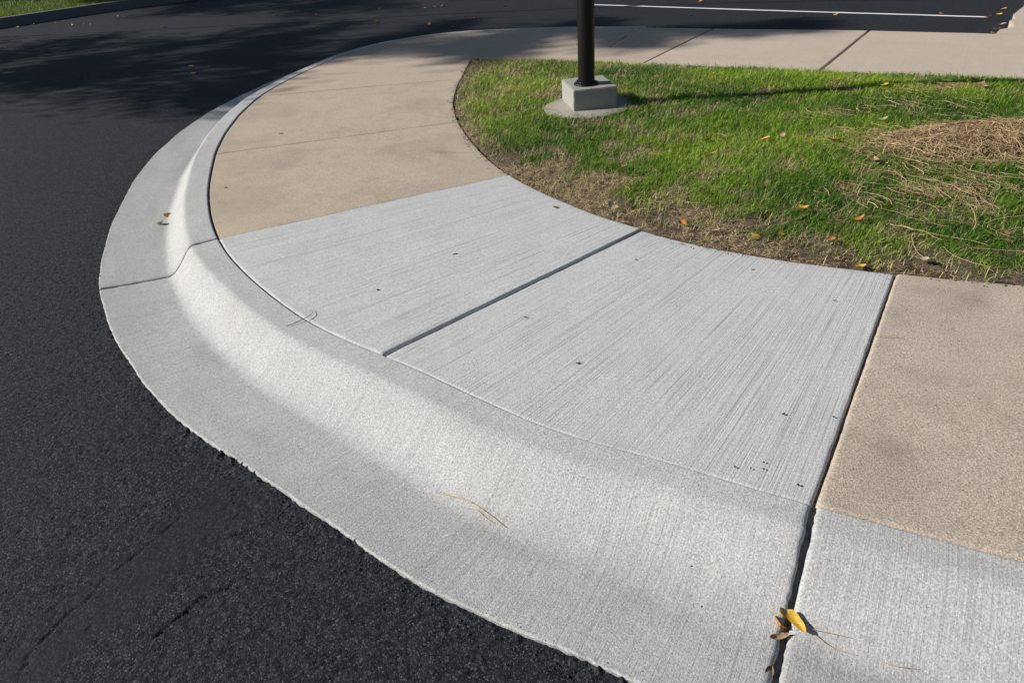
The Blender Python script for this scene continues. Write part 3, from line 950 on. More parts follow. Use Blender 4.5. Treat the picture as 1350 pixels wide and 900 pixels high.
parts_ = []
parts_.append(blades(760000, (-0.5, 1.4, 6.4, 8.4), 0.022, 0.055, 0.0022, 0.0042, green,
                     lambda x, y, d1, d2, rg: rg.random(len(x)) < (0.10 + 0.90 * bare_map(x, y, d1)) * np.clip(d2 / 0.05, 0.15, 1) * np.clip(d1 / 0.03, 0.05, 1), (0.35, 1.5), 21))
parts_.append(blades(40000, (-0.5, 1.4, 6.4, 8.4), 0.05, 0.085, 0.0022, 0.0036, green,
                     lambda x, y, d1, d2, rg: rg.random(len(x)) < bare_map(x, y, d1) ** 2 * np.clip(d1 - 0.1, 0, 1) * np.clip(d2 / 0.05, 0.1, 1), (0.3, 0.9), 22))
parts_.append(blades(420000, (-0.5, 1.4, 6.4, 8.4), 0.025, 0.085, 0.0018, 0.0036, dead,
                     lambda x, y, d1, d2, rg: rg.random(len(x)) < np.clip(0.06 + (1 - bare_map(x, y, d1)) * np.clip(fbm(x * 3.6, y * 3.6, 4, 33) * 5.0 - 1.9, 0.06, 1) + 0.5 * np.clip(1 - d1 / 0.1, 0, 1) * vn(x * 8, y * 8, 35), 0, 1), (0.6, 1.0), 23, True))


def join(parts):
    V, Q, T, C, n = [], [], [], [], 0
    for v, q, t, c in parts:
        V.append(v); Q.append(q + n); T.append(t + n); C.append(c)
        n += len(v)
    return np.vstack(V), np.vstack(Q), np.vstack(T), np.vstack(C)


V, Q, T, Cc = join(parts_)
me = np_mesh('grass', V, [Q, T], True, attrs={'hue': Cc})
tag(link('grass', me, M['grass']), 'green mown lawn with dry thatch inside the curved walk', 'grass', kind='stuff')


# ------------------------------------------------------------------ straw
def strands(cx, cy, zf, ang, length, rad, curl, rg, nseg=6):
    """thin bent three-sided stalks; returns vertices, faces, per-vertex count"""
    n = len(cx)
    t = np.linspace(-0.5, 0.5, nseg + 1)
    th = ang[:, None] + curl[:, None] * t[None] + rg.normal(0, 0.26, (n, nseg + 1)).cumsum(1)
    dx = np.cos(th) * (length / nseg)[:, None]
    dy = np.sin(th) * (length / nseg)[:, None]
    x = cx[:, None] + np.cumsum(dx, 1) - dx.sum(1, keepdims=True) / 2
    y = cy[:, None] + np.cumsum(dy, 1) - dy.sum(1, keepdims=True) / 2
    z = zf(x, y)
    V = []
    for k in range(3):
        a = k * 2 * math.pi / 3 + 0.4
        V.append(np.stack([x - np.sin(th) * rad[:, None] * math.cos(a), y + np.cos(th) * rad[:, None] * math.cos(a), z + rad[:, None] * math.sin(a)], -1))
    V = np.stack(V, 2)                                           # n, seg+1, 3, xyz
    m_ = nseg + 1
    base = (np.arange(n) * m_ * 3)[:, None, None]
    s = np.arange(nseg)[None, :, None] * 3
    k = np.arange(3)[None, None, :]
    k2 = (k + 1) % 3
    F = np.stack([base + s + k, base + s + k2, base + s + 3 + k2, base + s + 3 + k], -1).reshape(-1, 4)
    return V.reshape(-1, 3), F, m_ * 3


def straw_hue(n, rg):
    a, b = np.array([0.30, 0.195, 0.10]), np.array([0.84, 0.64, 0.38])
    t = rg.beta(1.8, 1.6, n)[:, None]
    return a * (1 - t) + b * t


def lz(x, y):
    d1, d2 = edge_dist(x, y)
    return lawn_z(x, y, d1, d2)


rg = np.random.default_rng(77)


def pile(cx, cy, ax, rx, ry, hh, n, seed):
    rg = np.random.default_rng(seed)
    r = np.sqrt(rg.random(n)) ** 1.15 * np.where(rg.random(n) < 0.28, 1.45, 1.0)
    a = rg.uniform(0, 2 * np.pi, n)
    lx, ly = r * rx * np.cos(a), r * ry * np.sin(a)
    c, s = math.cos(ax), math.sin(ax)
    x, y = cx + lx * c - ly * s, cy + lx * s + ly * c
    off = rg.random(n)

    def zf(X, Y):
        dx, dy = X - cx, Y - cy
        u, v = (dx * c + dy * s) / rx, (-dx * s + dy * c) / ry
        q = np.clip(1 - (u * u + v * v) / 1.25, 0, 1)
        lump = 0.65 + 0.7 * fbm(X * 4, Y * 4, 3, 5)
        return lz(X, Y) + 0.020 + q * hh * lump * (0.25 + 0.75 * off[:, None]) + rg.normal(0, 0.008, X.shape)
    ang = ax + rg.normal(0, 0.95, n)
    L = rg.uniform(0.07, 0.36, n)
    return strands(x, y, zf, ang, L, rg.uniform(0.0009, 0.0023, n), rg.normal(0, 1.3, n), rg), n


(Vp, Fp, m_), n_ = pile(2.95, 4.08, -0.14, 0.64, 0.36, 0.105, 1450, 31)
hue = np.repeat(straw_hue(n_, rg) * rg.uniform(0.75, 1.05, n_)[:, None], m_, 0)
me = np_mesh('straw_pile', Vp, Fp, True, attrs={'hue': hue})
tag(link('straw_pile', me, M['straw']), 'heap of dry brown straw lying on the lawn at the right', 'straw pile', kind='stuff')

# loose stalks over the lawn, thicker round the heap
allV, allF, allH, nv_ = [], [], [], 0
for cx, cy, rx, ry, n, ln in ((2.92, 4.2, 0.95, 0.50, 300, (0.12, 0.40)), (2.25, 3.45, 0.5, 0.3, 120, (0.12, 0.45)), (2.25, 2.95, 0.5, 0.3, 55, (0.12, 0.45)), (2.45, 4.95, 0.32, 0.13, 75, (0.08, 0.25)),
                              (3.3, 5.4, 0.33, 0.12, 110, (0.08, 0.28)), (3.0, 5.0, 0.5, 0.25, 60, (0.1, 0.35)), (3.2, 3.3, 0.5, 0.5, 70, (0.12, 0.45)), (2.7, 3.68, 0.65, 0.3, 130, (0.12, 0.45)),
                              (1.6, 4.2, 1.0, 0.8, 40, (0.06, 0.2)), (0.8, 3.6, 0.4, 0.3, 26, (0.06, 0.2)), (0.0, 7.6, 0.3, 0.5, 50, (0.05, 0.15)), (2.3, 3.42, 0.22, 0.07, 90, (0.12, 0.3))):
    a = rg.uniform(0, 2 * np.pi, n)
    r = np.sqrt(rg.random(n))
    x, y = cx + r * rx * np.cos(a), cy + r * ry * np.sin(a)
    d1_, d2_ = edge_dist(x, y)
    ok = inside(x, y, lawn_poly) & (d1_ > 0.08) & (d2_ > 0.1)
    x, y = x[ok], y[ok]
    n = len(x)
    V_, F_, m_ = strands(x, y, lambda X, Y: lz(X, Y) + np.clip(0.026 + 0.012 * rg.normal(0, 1, X.shape[:1])[:, None] + np.zeros_like(X), 0.008, 0.06), rg.normal(-0.25, 1.1, n), rg.uniform(*ln, n) * rg.uniform(0.4, 1.0, n), rg.uniform(0.0009, 0.0020, n), rg.normal(0, 1.1, n), rg)
    allV.append(V_); allF.append(F_ + nv_); allH.append(np.repeat(straw_hue(n, rg) * 1.1, m_, 0))
    nv_ += len(V_)
me = np_mesh('loose_straw', np.vstack(allV), np.vstack(allF), True, attrs={'hue': np.vstack(allH)})
tag(link('loose_straw', me, M['straw']), 'loose dry straw stalks strewn over the green lawn', 'straw', kind='stuff')


# ------------------------------------------------------------------ pole on its concrete pier
def lathe(name, prof, seg, mat, parent, loc=(0, 0, 0), wob=0.0):
    a = np.linspace(0, 2 * np.pi, seg, endpoint=False)
    V, n = [], len(prof)
    for r, z in prof:
        rr = r * (1 + wob * (fbm(np.cos(a) * 2 + 5, np.sin(a) * 2 + 5, 3, 3) - 0.5))
        V.append(np.c_[np.cos(a) * rr, np.sin(a) * rr, np.full(seg, z)])
    V = np.vstack(V)
    F = []
    for k in range(n - 1):
        i = np.arange(seg)
        j = (i + 1) % seg
        F.append(np.stack([k * seg + i, k * seg + j, (k + 1) * seg + j, (k + 1) * seg + i], -1))
    me = np_mesh(name, V, np.vstack(F), True, attrs={'stain': np.zeros(len(V))})
    o = link(name, me, mat, parent)
    o.location = loc
    return o


post = empty('lamp_post', (0.745, 5.735, 0.0))
tag(post, 'black round post standing on a square concrete block in the lawn', 'post')
lathe('footing', [(0.352, 0.02), (0.352, 0.150), (0.347, 0.160), (0.335, 0.166), (0.10, 0.170), (0.0005, 0.171)], 56, M['footing'], post, (0.012, -0.005, 0), 0.10)
# square pier, edges bevelled, slightly turned
bm = bmesh.new()
bmesh.ops.create_cube(bm, size=1.0)
for v_ in bm.verts:
    v_.co = Vector((v_.co.x * 0.345, v_.co.y * 0.43, v_.co.z * 0.17))
bmesh.ops.bevel(bm, geom=[e_ for e_ in bm.edges], offset=0.007, segments=2, affect='EDGES')
bmesh.ops.subdivide_edges(bm, edges=[e_ for e_ in bm.edges if e_.calc_length() > 0.1], cuts=4, use_grid_fill=True)
for v_ in bm.verts:
    v_.co += Vector((random.uniform(-1, 1), random.uniform(-1, 1), random.uniform(-1, 1))) * 0.0008
me = bpy.data.meshes.new('pier')
bm.to_mesh(me)
bm.free()
at = me.attributes.new('stain', 'FLOAT', 'POINT')
pier = link('pier', me, M['pier'], post)
pier.location = (0.020, 0.048, 0.238)
pier.rotation_euler = (0, 0, math.radians(6.5))
lathe('base_collar', [(0.098, 0.323), (0.099, 0.333), (0.094, 0.338), (0.072, 0.341), (0.069, 0.347)], 40, M['pole_paint'], post, (-0.004, 0.0, 0))
lathe('shaft', [(0.0645, 0.340), (0.0645, 0.6), (0.063, 2.0), (0.060, 3.6), (0.0, 3.61)], 40, M['pole_paint'], post, (-0.004, 0.0, 0))
for k in range(4):
    a = math.radians(45 + 90 * k + 8)
    b_ = lathe('bolt', [(0.010, 0.334), (0.010, 0.346), (0.006, 0.348), (0.006, 0.352), (0.0, 0.3525)], 6, M['pole_paint'], post, (-0.004 + 0.083 * math.cos(a), 0.083 * math.sin(a), 0))

# ------------------------------------------------------------------ kerb and lawn across the road
fk = tag(empty('far_kerb', (0, 0, 0)), kind='structure')
FK = smooth_curve([(-16.0, 9.6), (-13.6, 12.3), (-12.0, 14.2), (-10.11, 16.32), (-9.42, 17.12), (-8.75, 17.85), (-7.9, 18.6), (-6.7, 19.4), (-4.8, 20.3), (-2.0, 21.3), (2.0, 22.4), (9.0, 24.0), (20, 26)], 0.35, 0.05)
FT = tangent(FK)
FN = np.c_[FT[:, 1], -FT[:, 0]]                                   # towards the road
cuts = [0, near_i(FK, (-11.6, 14.6)), near_i(FK, (-7.75, 18.7)), near_i(FK, (-4.0, 20.6)), near_i(FK, (0, 21.8)), len(FK) - 1]
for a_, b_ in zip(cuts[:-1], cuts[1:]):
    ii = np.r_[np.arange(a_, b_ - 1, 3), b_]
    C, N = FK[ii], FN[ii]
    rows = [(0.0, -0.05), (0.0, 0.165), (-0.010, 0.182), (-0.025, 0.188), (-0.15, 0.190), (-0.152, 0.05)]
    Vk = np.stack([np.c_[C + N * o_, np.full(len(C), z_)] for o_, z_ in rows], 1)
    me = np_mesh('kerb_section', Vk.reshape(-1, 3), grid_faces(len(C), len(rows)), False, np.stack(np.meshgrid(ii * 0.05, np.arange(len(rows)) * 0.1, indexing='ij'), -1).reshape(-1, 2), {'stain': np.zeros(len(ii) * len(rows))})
    link('kerb_section', me, M['shade_toned_kerb'], fk)
ii = np.arange(0, len(FK), 6)
rows = [(-0.15, 0.165), (-0.6, 0.19), (-3, 0.3), (-8, 0.5), (-25, 0.9)]
Vk = np.stack([np.c_[FK[ii] + FN[ii] * o_, np.full(len(ii), z_)] for o_, z_ in rows], 1)
tag(link('verge', np_mesh('verge', Vk.reshape(-1, 3), grid_faces(len(ii), len(rows))), M['far_ground']), kind='structure')
# grass on the verge
n = 90000
u = RNG.uniform(near_i(FK, (-14, 12)), near_i(FK, (1, 22)), n)
o_ = 0.16 + RNG.random(n) ** 1.4 * 4.5
bx = np.c_[np.interp(u, np.arange(len(FK)), FK[:, 0]), np.interp(u, np.arange(len(FK)), FK[:, 1])]
bn = np.c_[np.interp(u, np.arange(len(FK)), FN[:, 0]), np.interp(u, np.arange(len(FK)), FN[:, 1])]
xy = bx - bn * o_[:, None]
z = np.interp(o_, [0.15, 0.6, 3, 8], [0.160, 0.185, 0.295, 0.495])
h = RNG.uniform(0.04, 0.08, n)
a = RNG.uniform(0, 6.28, n)
w = RNG.uniform(0.006, 0.012, n)
wd = np.c_[-np.sin(a) * w, np.cos(a) * w, 0 * a] / 2
base = np.c_[xy, z]
tip = base + np.c_[np.cos(a) * h * 0.5, np.sin(a) * h * 0.5, h]
V = np.stack([base - wd, base + wd, tip], 1).reshape(-1, 3)
i = np.arange(n) * 3
t = np.clip(fbm(xy[:, 0] * 1.2, xy[:, 1] * 1.2, 3, 14) * 1.4 - 0.2 + RNG.normal(0, 0.2, n), 0, 1)[:, None]
hue = np.array([0.07, 0.13, 0.012]) * (1 - t) + np.array([0.19, 0.235, 0.025]) * t
me = np_mesh('verge_grass', V, np.stack([i, i + 1, i + 2], -1), True, attrs={'hue': np.repeat(hue, 3, 0)})
tag(link('verge_grass', me, M['grass']), 'sunlit grass behind the dark kerb across the road', 'grass', kind='stuff')


# ------------------------------------------------------------------ trees beyond the left edge, whose shade falls across the road
def tube_bm(bm, pts, rads, seg=8):
    rings = []
    for k, (p, r) in enumerate(zip(pts, rads)):
        d = (Vector(pts[min(k + 1, len(pts) - 1)]) - Vector(pts[max(k - 1, 0)])).normalized()
        q = d.to_track_quat('Z', 'Y')
        rings.append([bm.verts.new(Vector(p) + q @ Vector((math.cos(j * 2 * math.pi / seg) * r, math.sin(j * 2 * math.pi / seg) * r, 0))) for j in range(seg)])
    for a, b in zip(rings[:-1], rings[1:]):
        for j in range(seg):
            bm.faces.new((a[j], a[(j + 1) % seg], b[(j + 1) % seg], b[j]))


def tree(x, y, H, R, zlow, nleaf, label, seed, dens=0.5, lean=(0, 0)):
    rg = np.random.default_rng(seed)
    rd = random.Random(seed)
    root = empty('tree', (x, y, 0.1))
    tag(root, label, 'tree')
    bm = bmesh.new()
    tube_bm(bm, [(lean[0] * t * t, lean[1] * t * t, H * 0.92 * t) for t in np.linspace(0, 1, 9)], [0.26 * (1 - 0.93 * t) + 0.05 * (t < 0.05) for t in np.linspace(0, 1, 9)], 12)
    me = bpy.data.meshes.new('trunk')
    bm.to_mesh(me); bm.free()
    link('trunk', me, M['bark'], root)
    cl = []
    bm = bmesh.new()
    nb = 46
    for k in range(nb):
        t = zlow / H + (0.95 - zlow / H) * (k + rd.random()) / nb
        ph = k * 2.4 + rd.uniform(-.4, .4)
        f = (t - zlow / H) / (1 - zlow / H)
        L = R * (math.sin(math.pi * min(1, 0.18 + 0.82 * f) ** 0.8) * 0.95 + 0.12) * rd.uniform(0.65, 1.1)
        p0 = Vector((lean[0] * t * t, lean[1] * t * t, H * t))
        d = Vector((math.cos(ph), math.sin(ph), 0.25 + 0.35 * rd.random()))
        pts = [p0 + d * L * q + Vector((0, 0, -0.12 * L * q * q)) for q in (0, 0.35, 0.7, 1.0)]
        tube_bm(bm, pts, [0.055 * (1 - f * 0.6), 0.035, 0.02, 0.006], 5)
        for q in (0.35, 0.5, 0.65, 0.8, 0.92, 1.02):
            cl.append((pts[0].lerp(pts[-1], q), 0.20 + 0.34 * (1 - f * 0.5) * rd.random() + 0.06 * L))
    me = bpy.data.meshes.new('branches')
    bm.to_mesh(me); bm.free()
    link('branches', me, M['bark'], root)
    cc = np.array([c for c, _ in cl])
    cr = np.array([r for _, r in cl])
    k = rg.integers(0, len(cc), nleaf)
    P = cc[k] + rg.normal(0, 1, (nleaf, 3)) * (cr[k] * 0.56)[:, None] * np.array([1.1, 1.1, 0.36])
    a = rg.normal(0, 1, (nleaf, 3)); a /= np.linalg.norm(a, axis=1)[:, None]
    b = np.cross(a, rg.normal(0, 1, (nleaf, 3))); b /= np.linalg.norm(b, axis=1)[:, None]
    s = rg.uniform(0.05, 0.095, nleaf)[:, None]
    V = np.stack([P - a * s, P + b * s * 0.5, P + a * s, P - b * s * 0.5], 1).reshape(-1, 3)
    i = np.arange(nleaf) * 4
    t = np.clip(rg.normal(0.5, 0.25, nleaf), 0, 1)[:, None]
    hue = np.array([0.05, 0.075, 0.015]) * (1 - t) + np.array([0.14, 0.13, 0.03]) * t
    me = np_mesh('crown', V, np.stack([i, i + 1, i + 2, i + 3], -1), False, attrs={'hue': np.repeat(hue, 4, 0)})
    link('crown', me, M['tree_leaf'], root)


tree(-18.0, 11.5, 12.6, 3.1, 2.8, 40000, 'leafy tree beyond the left edge casting dappled shade across the road', 3, lean=(1.5, -1.6))
tree(-17.0, 19.9, 13.2, 3.5, 5.0, 46000, 'leafy tree on the grass behind the far kerb shading the road', 4, lean=(1.0, -2.4))


# ------------------------------------------------------------------ fallen leaves
def kz(x, y):
    """height of the near kerb under a point"""
    i = near_i(BACK, (x, y))
    d = float((np.array((x, y)) - BACK[i]) @ BN[i]) / WID[i]
    a_, b_ = (float(t) for t in roll_at(i))
    q = min(1, max(0, (d - a_) / (b_ - a_))) ** 0.82
    return FLOW + (0.13 - FLOW) * (1 - q * q * (3 - 2 * q)) - 0.003 * (1 - q) + (0.014 - FLOW) * max(0, (d - b_) / (1 - b_)) ** 1.15


def leaf_mesh(name, L, W, curl, fold, seed, kind='pointed'):
    """a real leaf blade: bent along and across, with a stalk; origin at its underside centre"""
    rd = random.Random(seed)
    nu, nv = 9, 7
    V, th = [], 0.0006
    for i in range(nu):
        t = i / (nu - 1)
        if kind == 'round':
            w = W * math.sqrt(max(0, 1 - (2 * t - 1) ** 2)) ** 0.9
        else:
            w = W * (math.sin(math.pi * t ** 0.75) ** 0.85) * (1 + 0.10 * math.sin(9 * t + seed))
        w = max(w, 0.001)
        for j in range(nv):
            q = (j / (nv - 1)) * 2 - 1
            a = curl * (t - 0.5)
            x = (math.sin(a) / curl * L) if abs(curl) > 1e-3 else (t - 0.5) * L
            z = (1 - math.cos(a)) / curl * L if abs(curl) > 1e-3 else 0
            y = q * w / 2 * math.cos(fold * abs(q))
            z += abs(q) * w / 2 * math.sin(fold) + 0.05 * W * math.sin(5 * t + 3 * q + seed)
            V.append((x, y, z))
    V = np.array(V)
    V[:, 2] -= V[:, 2].min()
    F = grid_faces(nu, nv)
    n0 = len(V)
    V2 = np.vstack([V, V + np.array([0, 0, th])])
    me = np_mesh(name, V2, [F[:, ::-1], F + n0], True)
    return me


def stem_mesh(L, r, seed):
    rd = random.Random(seed)
    bm = bmesh.new()
    b = rd.uniform(-0.3, 0.3)
    pts = [(-L * t, b * L * t * t, 0.002 + 0.10 * L * math.sin(3 * t)) for t in np.linspace(0, 1, 6)]
    tube_bm(bm, pts, [r, r, r * .9, r * .9, r, r * 1.3], 6)
    me = bpy.data.meshes.new('stalk')
    bm.to_mesh(me); bm.free()
    return me


def leaf(x, y, z, L, W, colour, label, rz=None, tilt=(0, 0), curl=1.0, fold=0.35, seed=0, kind='pointed', stem=None, group='fallen leaves', material=None):
    o = link('leaf', leaf_mesh('leaf', L, W, curl, fold, seed, kind), LM[colour])
    o.location = (x, y, z)
    o.rotation_euler = (tilt[0], tilt[1], rz if rz is not None else random.uniform(0, 6.28))
    tag(o, label, 'leaf', group)
    if stem:
        s = link('stalk', stem_mesh(stem, 0.0009, seed), M['stalk'], o)
        s.location = (-L * 0.47, 0, 0.003)
    return o


# lawn leaves: x, y, length, width, colour, label
lawn_leaves = [
    (1.919, 6.398, .075, .055, 'gold', 'yellow leaf lying nearest the far walk right of the post'),
    (2.768, 5.819, .065, .035, 'orange', 'small orange leaf in the post shadow across the lawn'),
    (1.749, 5.929, .05, .03, 'orange', 'orange leaf just above the post shadow'),
    (3.024, 5.539, .075, .04, 'yellow', 'yellow leaf left of the small far straw tuft'),
    (3.649, 5.32, .13, .08, 'tan', 'large tan leaf at the right end of the far straw tuft'),
    (3.732, 5.553, .07, .05, 'brown', 'brown leaf behind the far straw tuft'),
    (2.585, 4.675, .09, .07, 'tan', 'tan upturned leaf above the left end of the straw heap'),
    (2.092, 4.287, .105, .06, 'orange', 'bright orange leaf left of the straw heap'),
    (1.365, 4.516, .06, .05, 'brown', 'brown leaf in the green middle of the lawn'),
    (1.708, 4.423, .085, .045, 'gold', 'flat yellow leaf in the middle of the lawn'),
    (1.834, 4.474, .075, .04, 'tan', 'pale tan curled leaf right of the flat yellow leaf'),
    (1.941, 4.312, .055, .04, 'orange', 'small orange leaf between pale leaf and bright orange leaf'),
    (1.32, 4.269, .08, .05, 'tan', 'tan leaf lying below the brown leaf mid lawn'),
    (2.161, 3.896, .12, .06, 'tan', 'long tan leaf below the left end of the straw heap'),
    (2.267, 3.526, .10, .06, 'cream', 'pale pointed leaf standing below the straw heap'),
    (2.924, 3.844, .10, .04, 'cream', 'cream narrow leaf below the right side of the straw heap'),
    (1.789, 3.506, .06, .045, 'brown', 'reddish brown leaf in the lower green of the lawn'),
    (1.514, 3.306, .075, .05, 'gold', 'yellow orange leaf in the lower lawn'),
    (1.716, 3.135, .085, .05, 'orange', 'orange leaf in the lower lawn near the grey walk'),
    (1.939, 5.918, .05, .04, 'brown', 'brown leaf at the edge of the post shadow'),
    (0.322, 5.344, .075, .06, 'cream', 'cream leaf in front of the concrete footing'),
    (0.637, 4.73, .085, .045, 'orange', 'red orange leaf below the concrete footing'),
    (0.757, 4.129, .07, .045, 'tan', 'tan leaf beside the grey bare soil'),
    (0.412, 4.486, .06, .05, 'cream', 'pale leaf left of the grey bare soil'),
    (0.601, 3.597, .075, .055, 'cream', 'whitish leaf on the brown thatch by the narrow joint'),
    (0.119, 4.227, .06, .04, 'brown', 'reddish leaf by the seam of tan and grey slabs'),
    (0.35, 7.019, .07, .05, 'cream', 'cream leaf near the tip of the lawn'),
    (0.9, 3.291, .065, .05, 'orange', 'orange leaf on the brown thatch right of the narrow joint'),
    (1.041, 3.185, .07, .05, 'tan', 'tan leaf left of the round yellow leaf'),
    (1.097, 3.638, .07, .05, 'tan', 'tan leaf at the border of thatch and green grass'),
    (1.511, 2.966, .06, .045, 'orange', 'small orange leaf right of the round yellow leaf'),
    (1.806, 2.714, .07, .05, 'cream', 'pale curled leaf near the corner of the worn tan slab'),
    (2.256, 2.872, .06, .04, 'orange', 'orange brown leaf under loose straw at the right'),
]
for k, (x, y, L, W, c, lab) in enumerate(lawn_leaves):
    zz = float(lz(np.array([x]), np.array([y]))[0]) + (0.038 if y > 3.2 or x > 1.2 else 0.02)
    leaf(x, y, zz, L * 0.85, W * 0.8, c, lab, tilt=(random.uniform(-.35, .35), random.uniform(-.35, .35)), curl=random.uniform(0.6, 1.9), fold=random.uniform(0.1, 0.6), seed=k)
leaf(1.213, 3.11, 0.135, .052, .050, 'gold', 'round bright yellow leaf flat on the brown thatch', rz=0.4, tilt=(0.25, 0.05), curl=0.3, fold=0.1, seed=41, kind='round')
leaf(1.553, 2.738, 0.128, .055, .038, 'gold', 'pale yellow curled leaf at the back edge of the grey slab', rz=0.1, curl=1.6, fold=.5, seed=42)
leaf(1.70, 2.70, 0.122, .05, .016, 'brown', 'dark brown curled leaf at the head of the open joint', rz=-0.2, curl=1.4, fold=.7, seed=43)
leaf(1.336, 3.104, 0.14, .05, .035, 'orange', 'small orange leaf on thatch behind the round yellow leaf', seed=44)
leaf(-0.188, 5.249, 0.128, .05, .03, 'tan', 'tan leaf against the dark edge of the tan slab', rz=-0.9, curl=1.0, seed=45)
leaf(1.773, 2.662, 0.130, .08, .022, 'brown', 'red brown narrow leaf behind the worn tan slab', rz=-.2, curl=.8, fold=.6, seed=46)
leaf(0.301, 3.694, 0.133, .034, .022, 'orange', 'small orange leaf on the back edge of the smoother grey slab', rz=0.1, curl=1.2, seed=47)
leaf(0.628, 3.42, 0.132, .06, .018, 'tan', 'tan narrow leaf lying at the head of the narrow joint', rz=-.1, curl=.5, seed=48)
# gutter pair
leaf(-2.185, 4.45, kz(-2.185, 4.45) + .002, .062, .050, 'gold', 'yellow leaf in the gutter, the farther of the pair', rz=0.9, tilt=(0.5, 0.2), curl=0.7, fold=.15, seed=51)
leaf(-2.175, 4.30, kz(-2.175, 4.30) + .002, .060, .042, 'cream', 'pale yellow leaf in the gutter, the nearer of the pair', rz=2.6, tilt=(0.15, 0.55), curl=1.1, fold=.4, seed=52, stem=0.05)
# leaves caught in the open joint
leaf(0.622, 1.118, kz(0.622, 1.118) - 0.010, .060, .048, 'orange', 'crumpled orange brown leaf caught in the open joint', rz=1.0, tilt=(0.5, 0.35), curl=2.3, fold=.6, seed=61, stem=0.02)
leaf(0.641, 1.136, kz(0.641, 1.136) - 0.004, .044, .030, 'yellow', 'small ochre leaf tucked behind the crumpled leaf', rz=0.3, tilt=(0.3, 0.4), curl=1.6, fold=.4, seed=62)
leaf(0.664, 1.106, kz(0.664, 1.106) + 0.003, .076, .036, 'yellow', 'yellow folded leaf lying right of the open joint', rz=-1.2, tilt=(0.45, 0.1), curl=1.5, fold=.65, seed=63)
leaf(0.612, 1.082, kz(0.612, 1.082) - 0.004, .062, .020, 'tan', 'pale boat shaped leaf below the crumpled leaf', rz=0.1, tilt=(0.2, 0), curl=1.7, fold=.6, seed=64)
leaf(0.553, 0.993, kz(0.553, 0.993) - 0.008, .038, .026, 'brown', 'brown leaf lower down in the open joint', rz=0.9, tilt=(0.4, -0.3), curl=1.6, fold=.6, seed=65)
# small flecks on the asphalt
for k, (x, y) in enumerate([(-0.147, 1.217), (-0.132, 1.209)]):
    leaf(x, y, 0.006, .016, .007, 'orange', ['orange scrap of leaf on the asphalt by the near gutter, the left one', 'orange scrap of leaf on the asphalt touching the near gutter, the right one'][k], rz=0.4 + 1.2 * k, curl=1.2, fold=.3, seed=70 + k, group='leaf scraps by the near gutter')
proto = {}
fleck = [(-1.972, 14.685), (-0.928, 14.16), (0.325, 13.5), (-0.212, 12.229), (-0.517, 11.522), (-0.901, 12.027), (-3.139, 14.416), (-2.753, 12.425), (-2.359, 11.78),
         (-1.822, 12.846), (-1.99, 14.55), (-0.80, 14.2), (-1.10, 14.1), (-2.2, 14.6), (3.4, 12.2), (4.6, 10.0), (2.9, 10.9), (-4.022, 14.918), (-5.24, 9.686), (-3.9, 9.9), (-3.7, 9.4)]
rest = [(-8.124, 15.807), (-7.961, 15.722), (-8.366, 15.832), (-9.322, 16.2), (-9.671, 16.201), (-9.055, 16.516), (-7.9, 16.886), (-7.643, 16.742), (-8.9, 16.6), (-9.5, 16.5), (-8.5, 17.4), (-7.6, 16.9), (-8.248, 13.198), (-8.2, 15.78), (-8.3, 17.2)]
corner = [(6.45, 9.4), (5.83, 8.45), (5.66, 8.26), (5.694, 9.466), (6.2, 9.1), (5.45, 8.02), (5.60, 8.2), (5.3, 7.85), (6.0, 9.0)]
tl = ['yellow', 'tan', 'gold', 'cream', 'orange']


def copies(pts, label, group, z, size, seed0):
    for k, (x, y) in enumerate(pts):
        c = tl[(k * 3 + seed0) % 5]
        if (c, seed0) not in proto:
            me = leaf_mesh('leaf', 0.075, 0.05, 1.3, 0.5, seed0 + len(proto))
            me.materials.append(LM[c])
            proto[(c, seed0)] = me
        o = bpy.data.objects.new('leaf', proto[(c, seed0)])
        COL.objects.link(o)
        o.location = (x, y, z)
        s = size * random.uniform(0.7, 1.25)
        o.scale = (s, s, s)
        o.rotation_euler = (random.uniform(-.3, .3), random.uniform(-.3, .3), random.uniform(0, 6.28))
        tag(o, label % {'gold': 'yellow'}.get(c, c), 'leaf', group)


copies(fleck, 'tiny %s leaf scattered on the dark open road beyond the far walk', 'tiny leaves on the open road', 0.004, 1.0, 100)
copies(rest, 'tiny %s leaf lying along the foot of the dark kerb across the road', 'tiny leaves by the far kerb', 0.006, 1.0, 200)
copies(corner, 'dry %s leaf scrap at the worn concrete corner by the white line', 'leaf scraps at the concrete corner', 0.006, 0.9, 300)
orange = leaf(-5.937, 14.291, 0.01, .11, .08, 'orange', 'lone orange leaf on the dark line of the road', seed=91)
for k, (x, y, lab) in enumerate([(-11.264, 18.55, 'white leaf on the grass across the road, nearest the picture edge'), (-10.6, 18.9, 'pale leaf on the grass across the road, right of the white one')]):
    leaf(x, y, 0.27, .17, .14, 'cream', lab, curl=0.8, seed=95 + k)
leaf(5.95, 8.0, 0.128, .10, .06, 'orange', 'orange leaf on the landing beside the worn corner', seed=98)
leaf(5.75, 7.7, 0.128, .09, .05, 'brown', 'brown leaf on the landing near the far walk', seed=99)


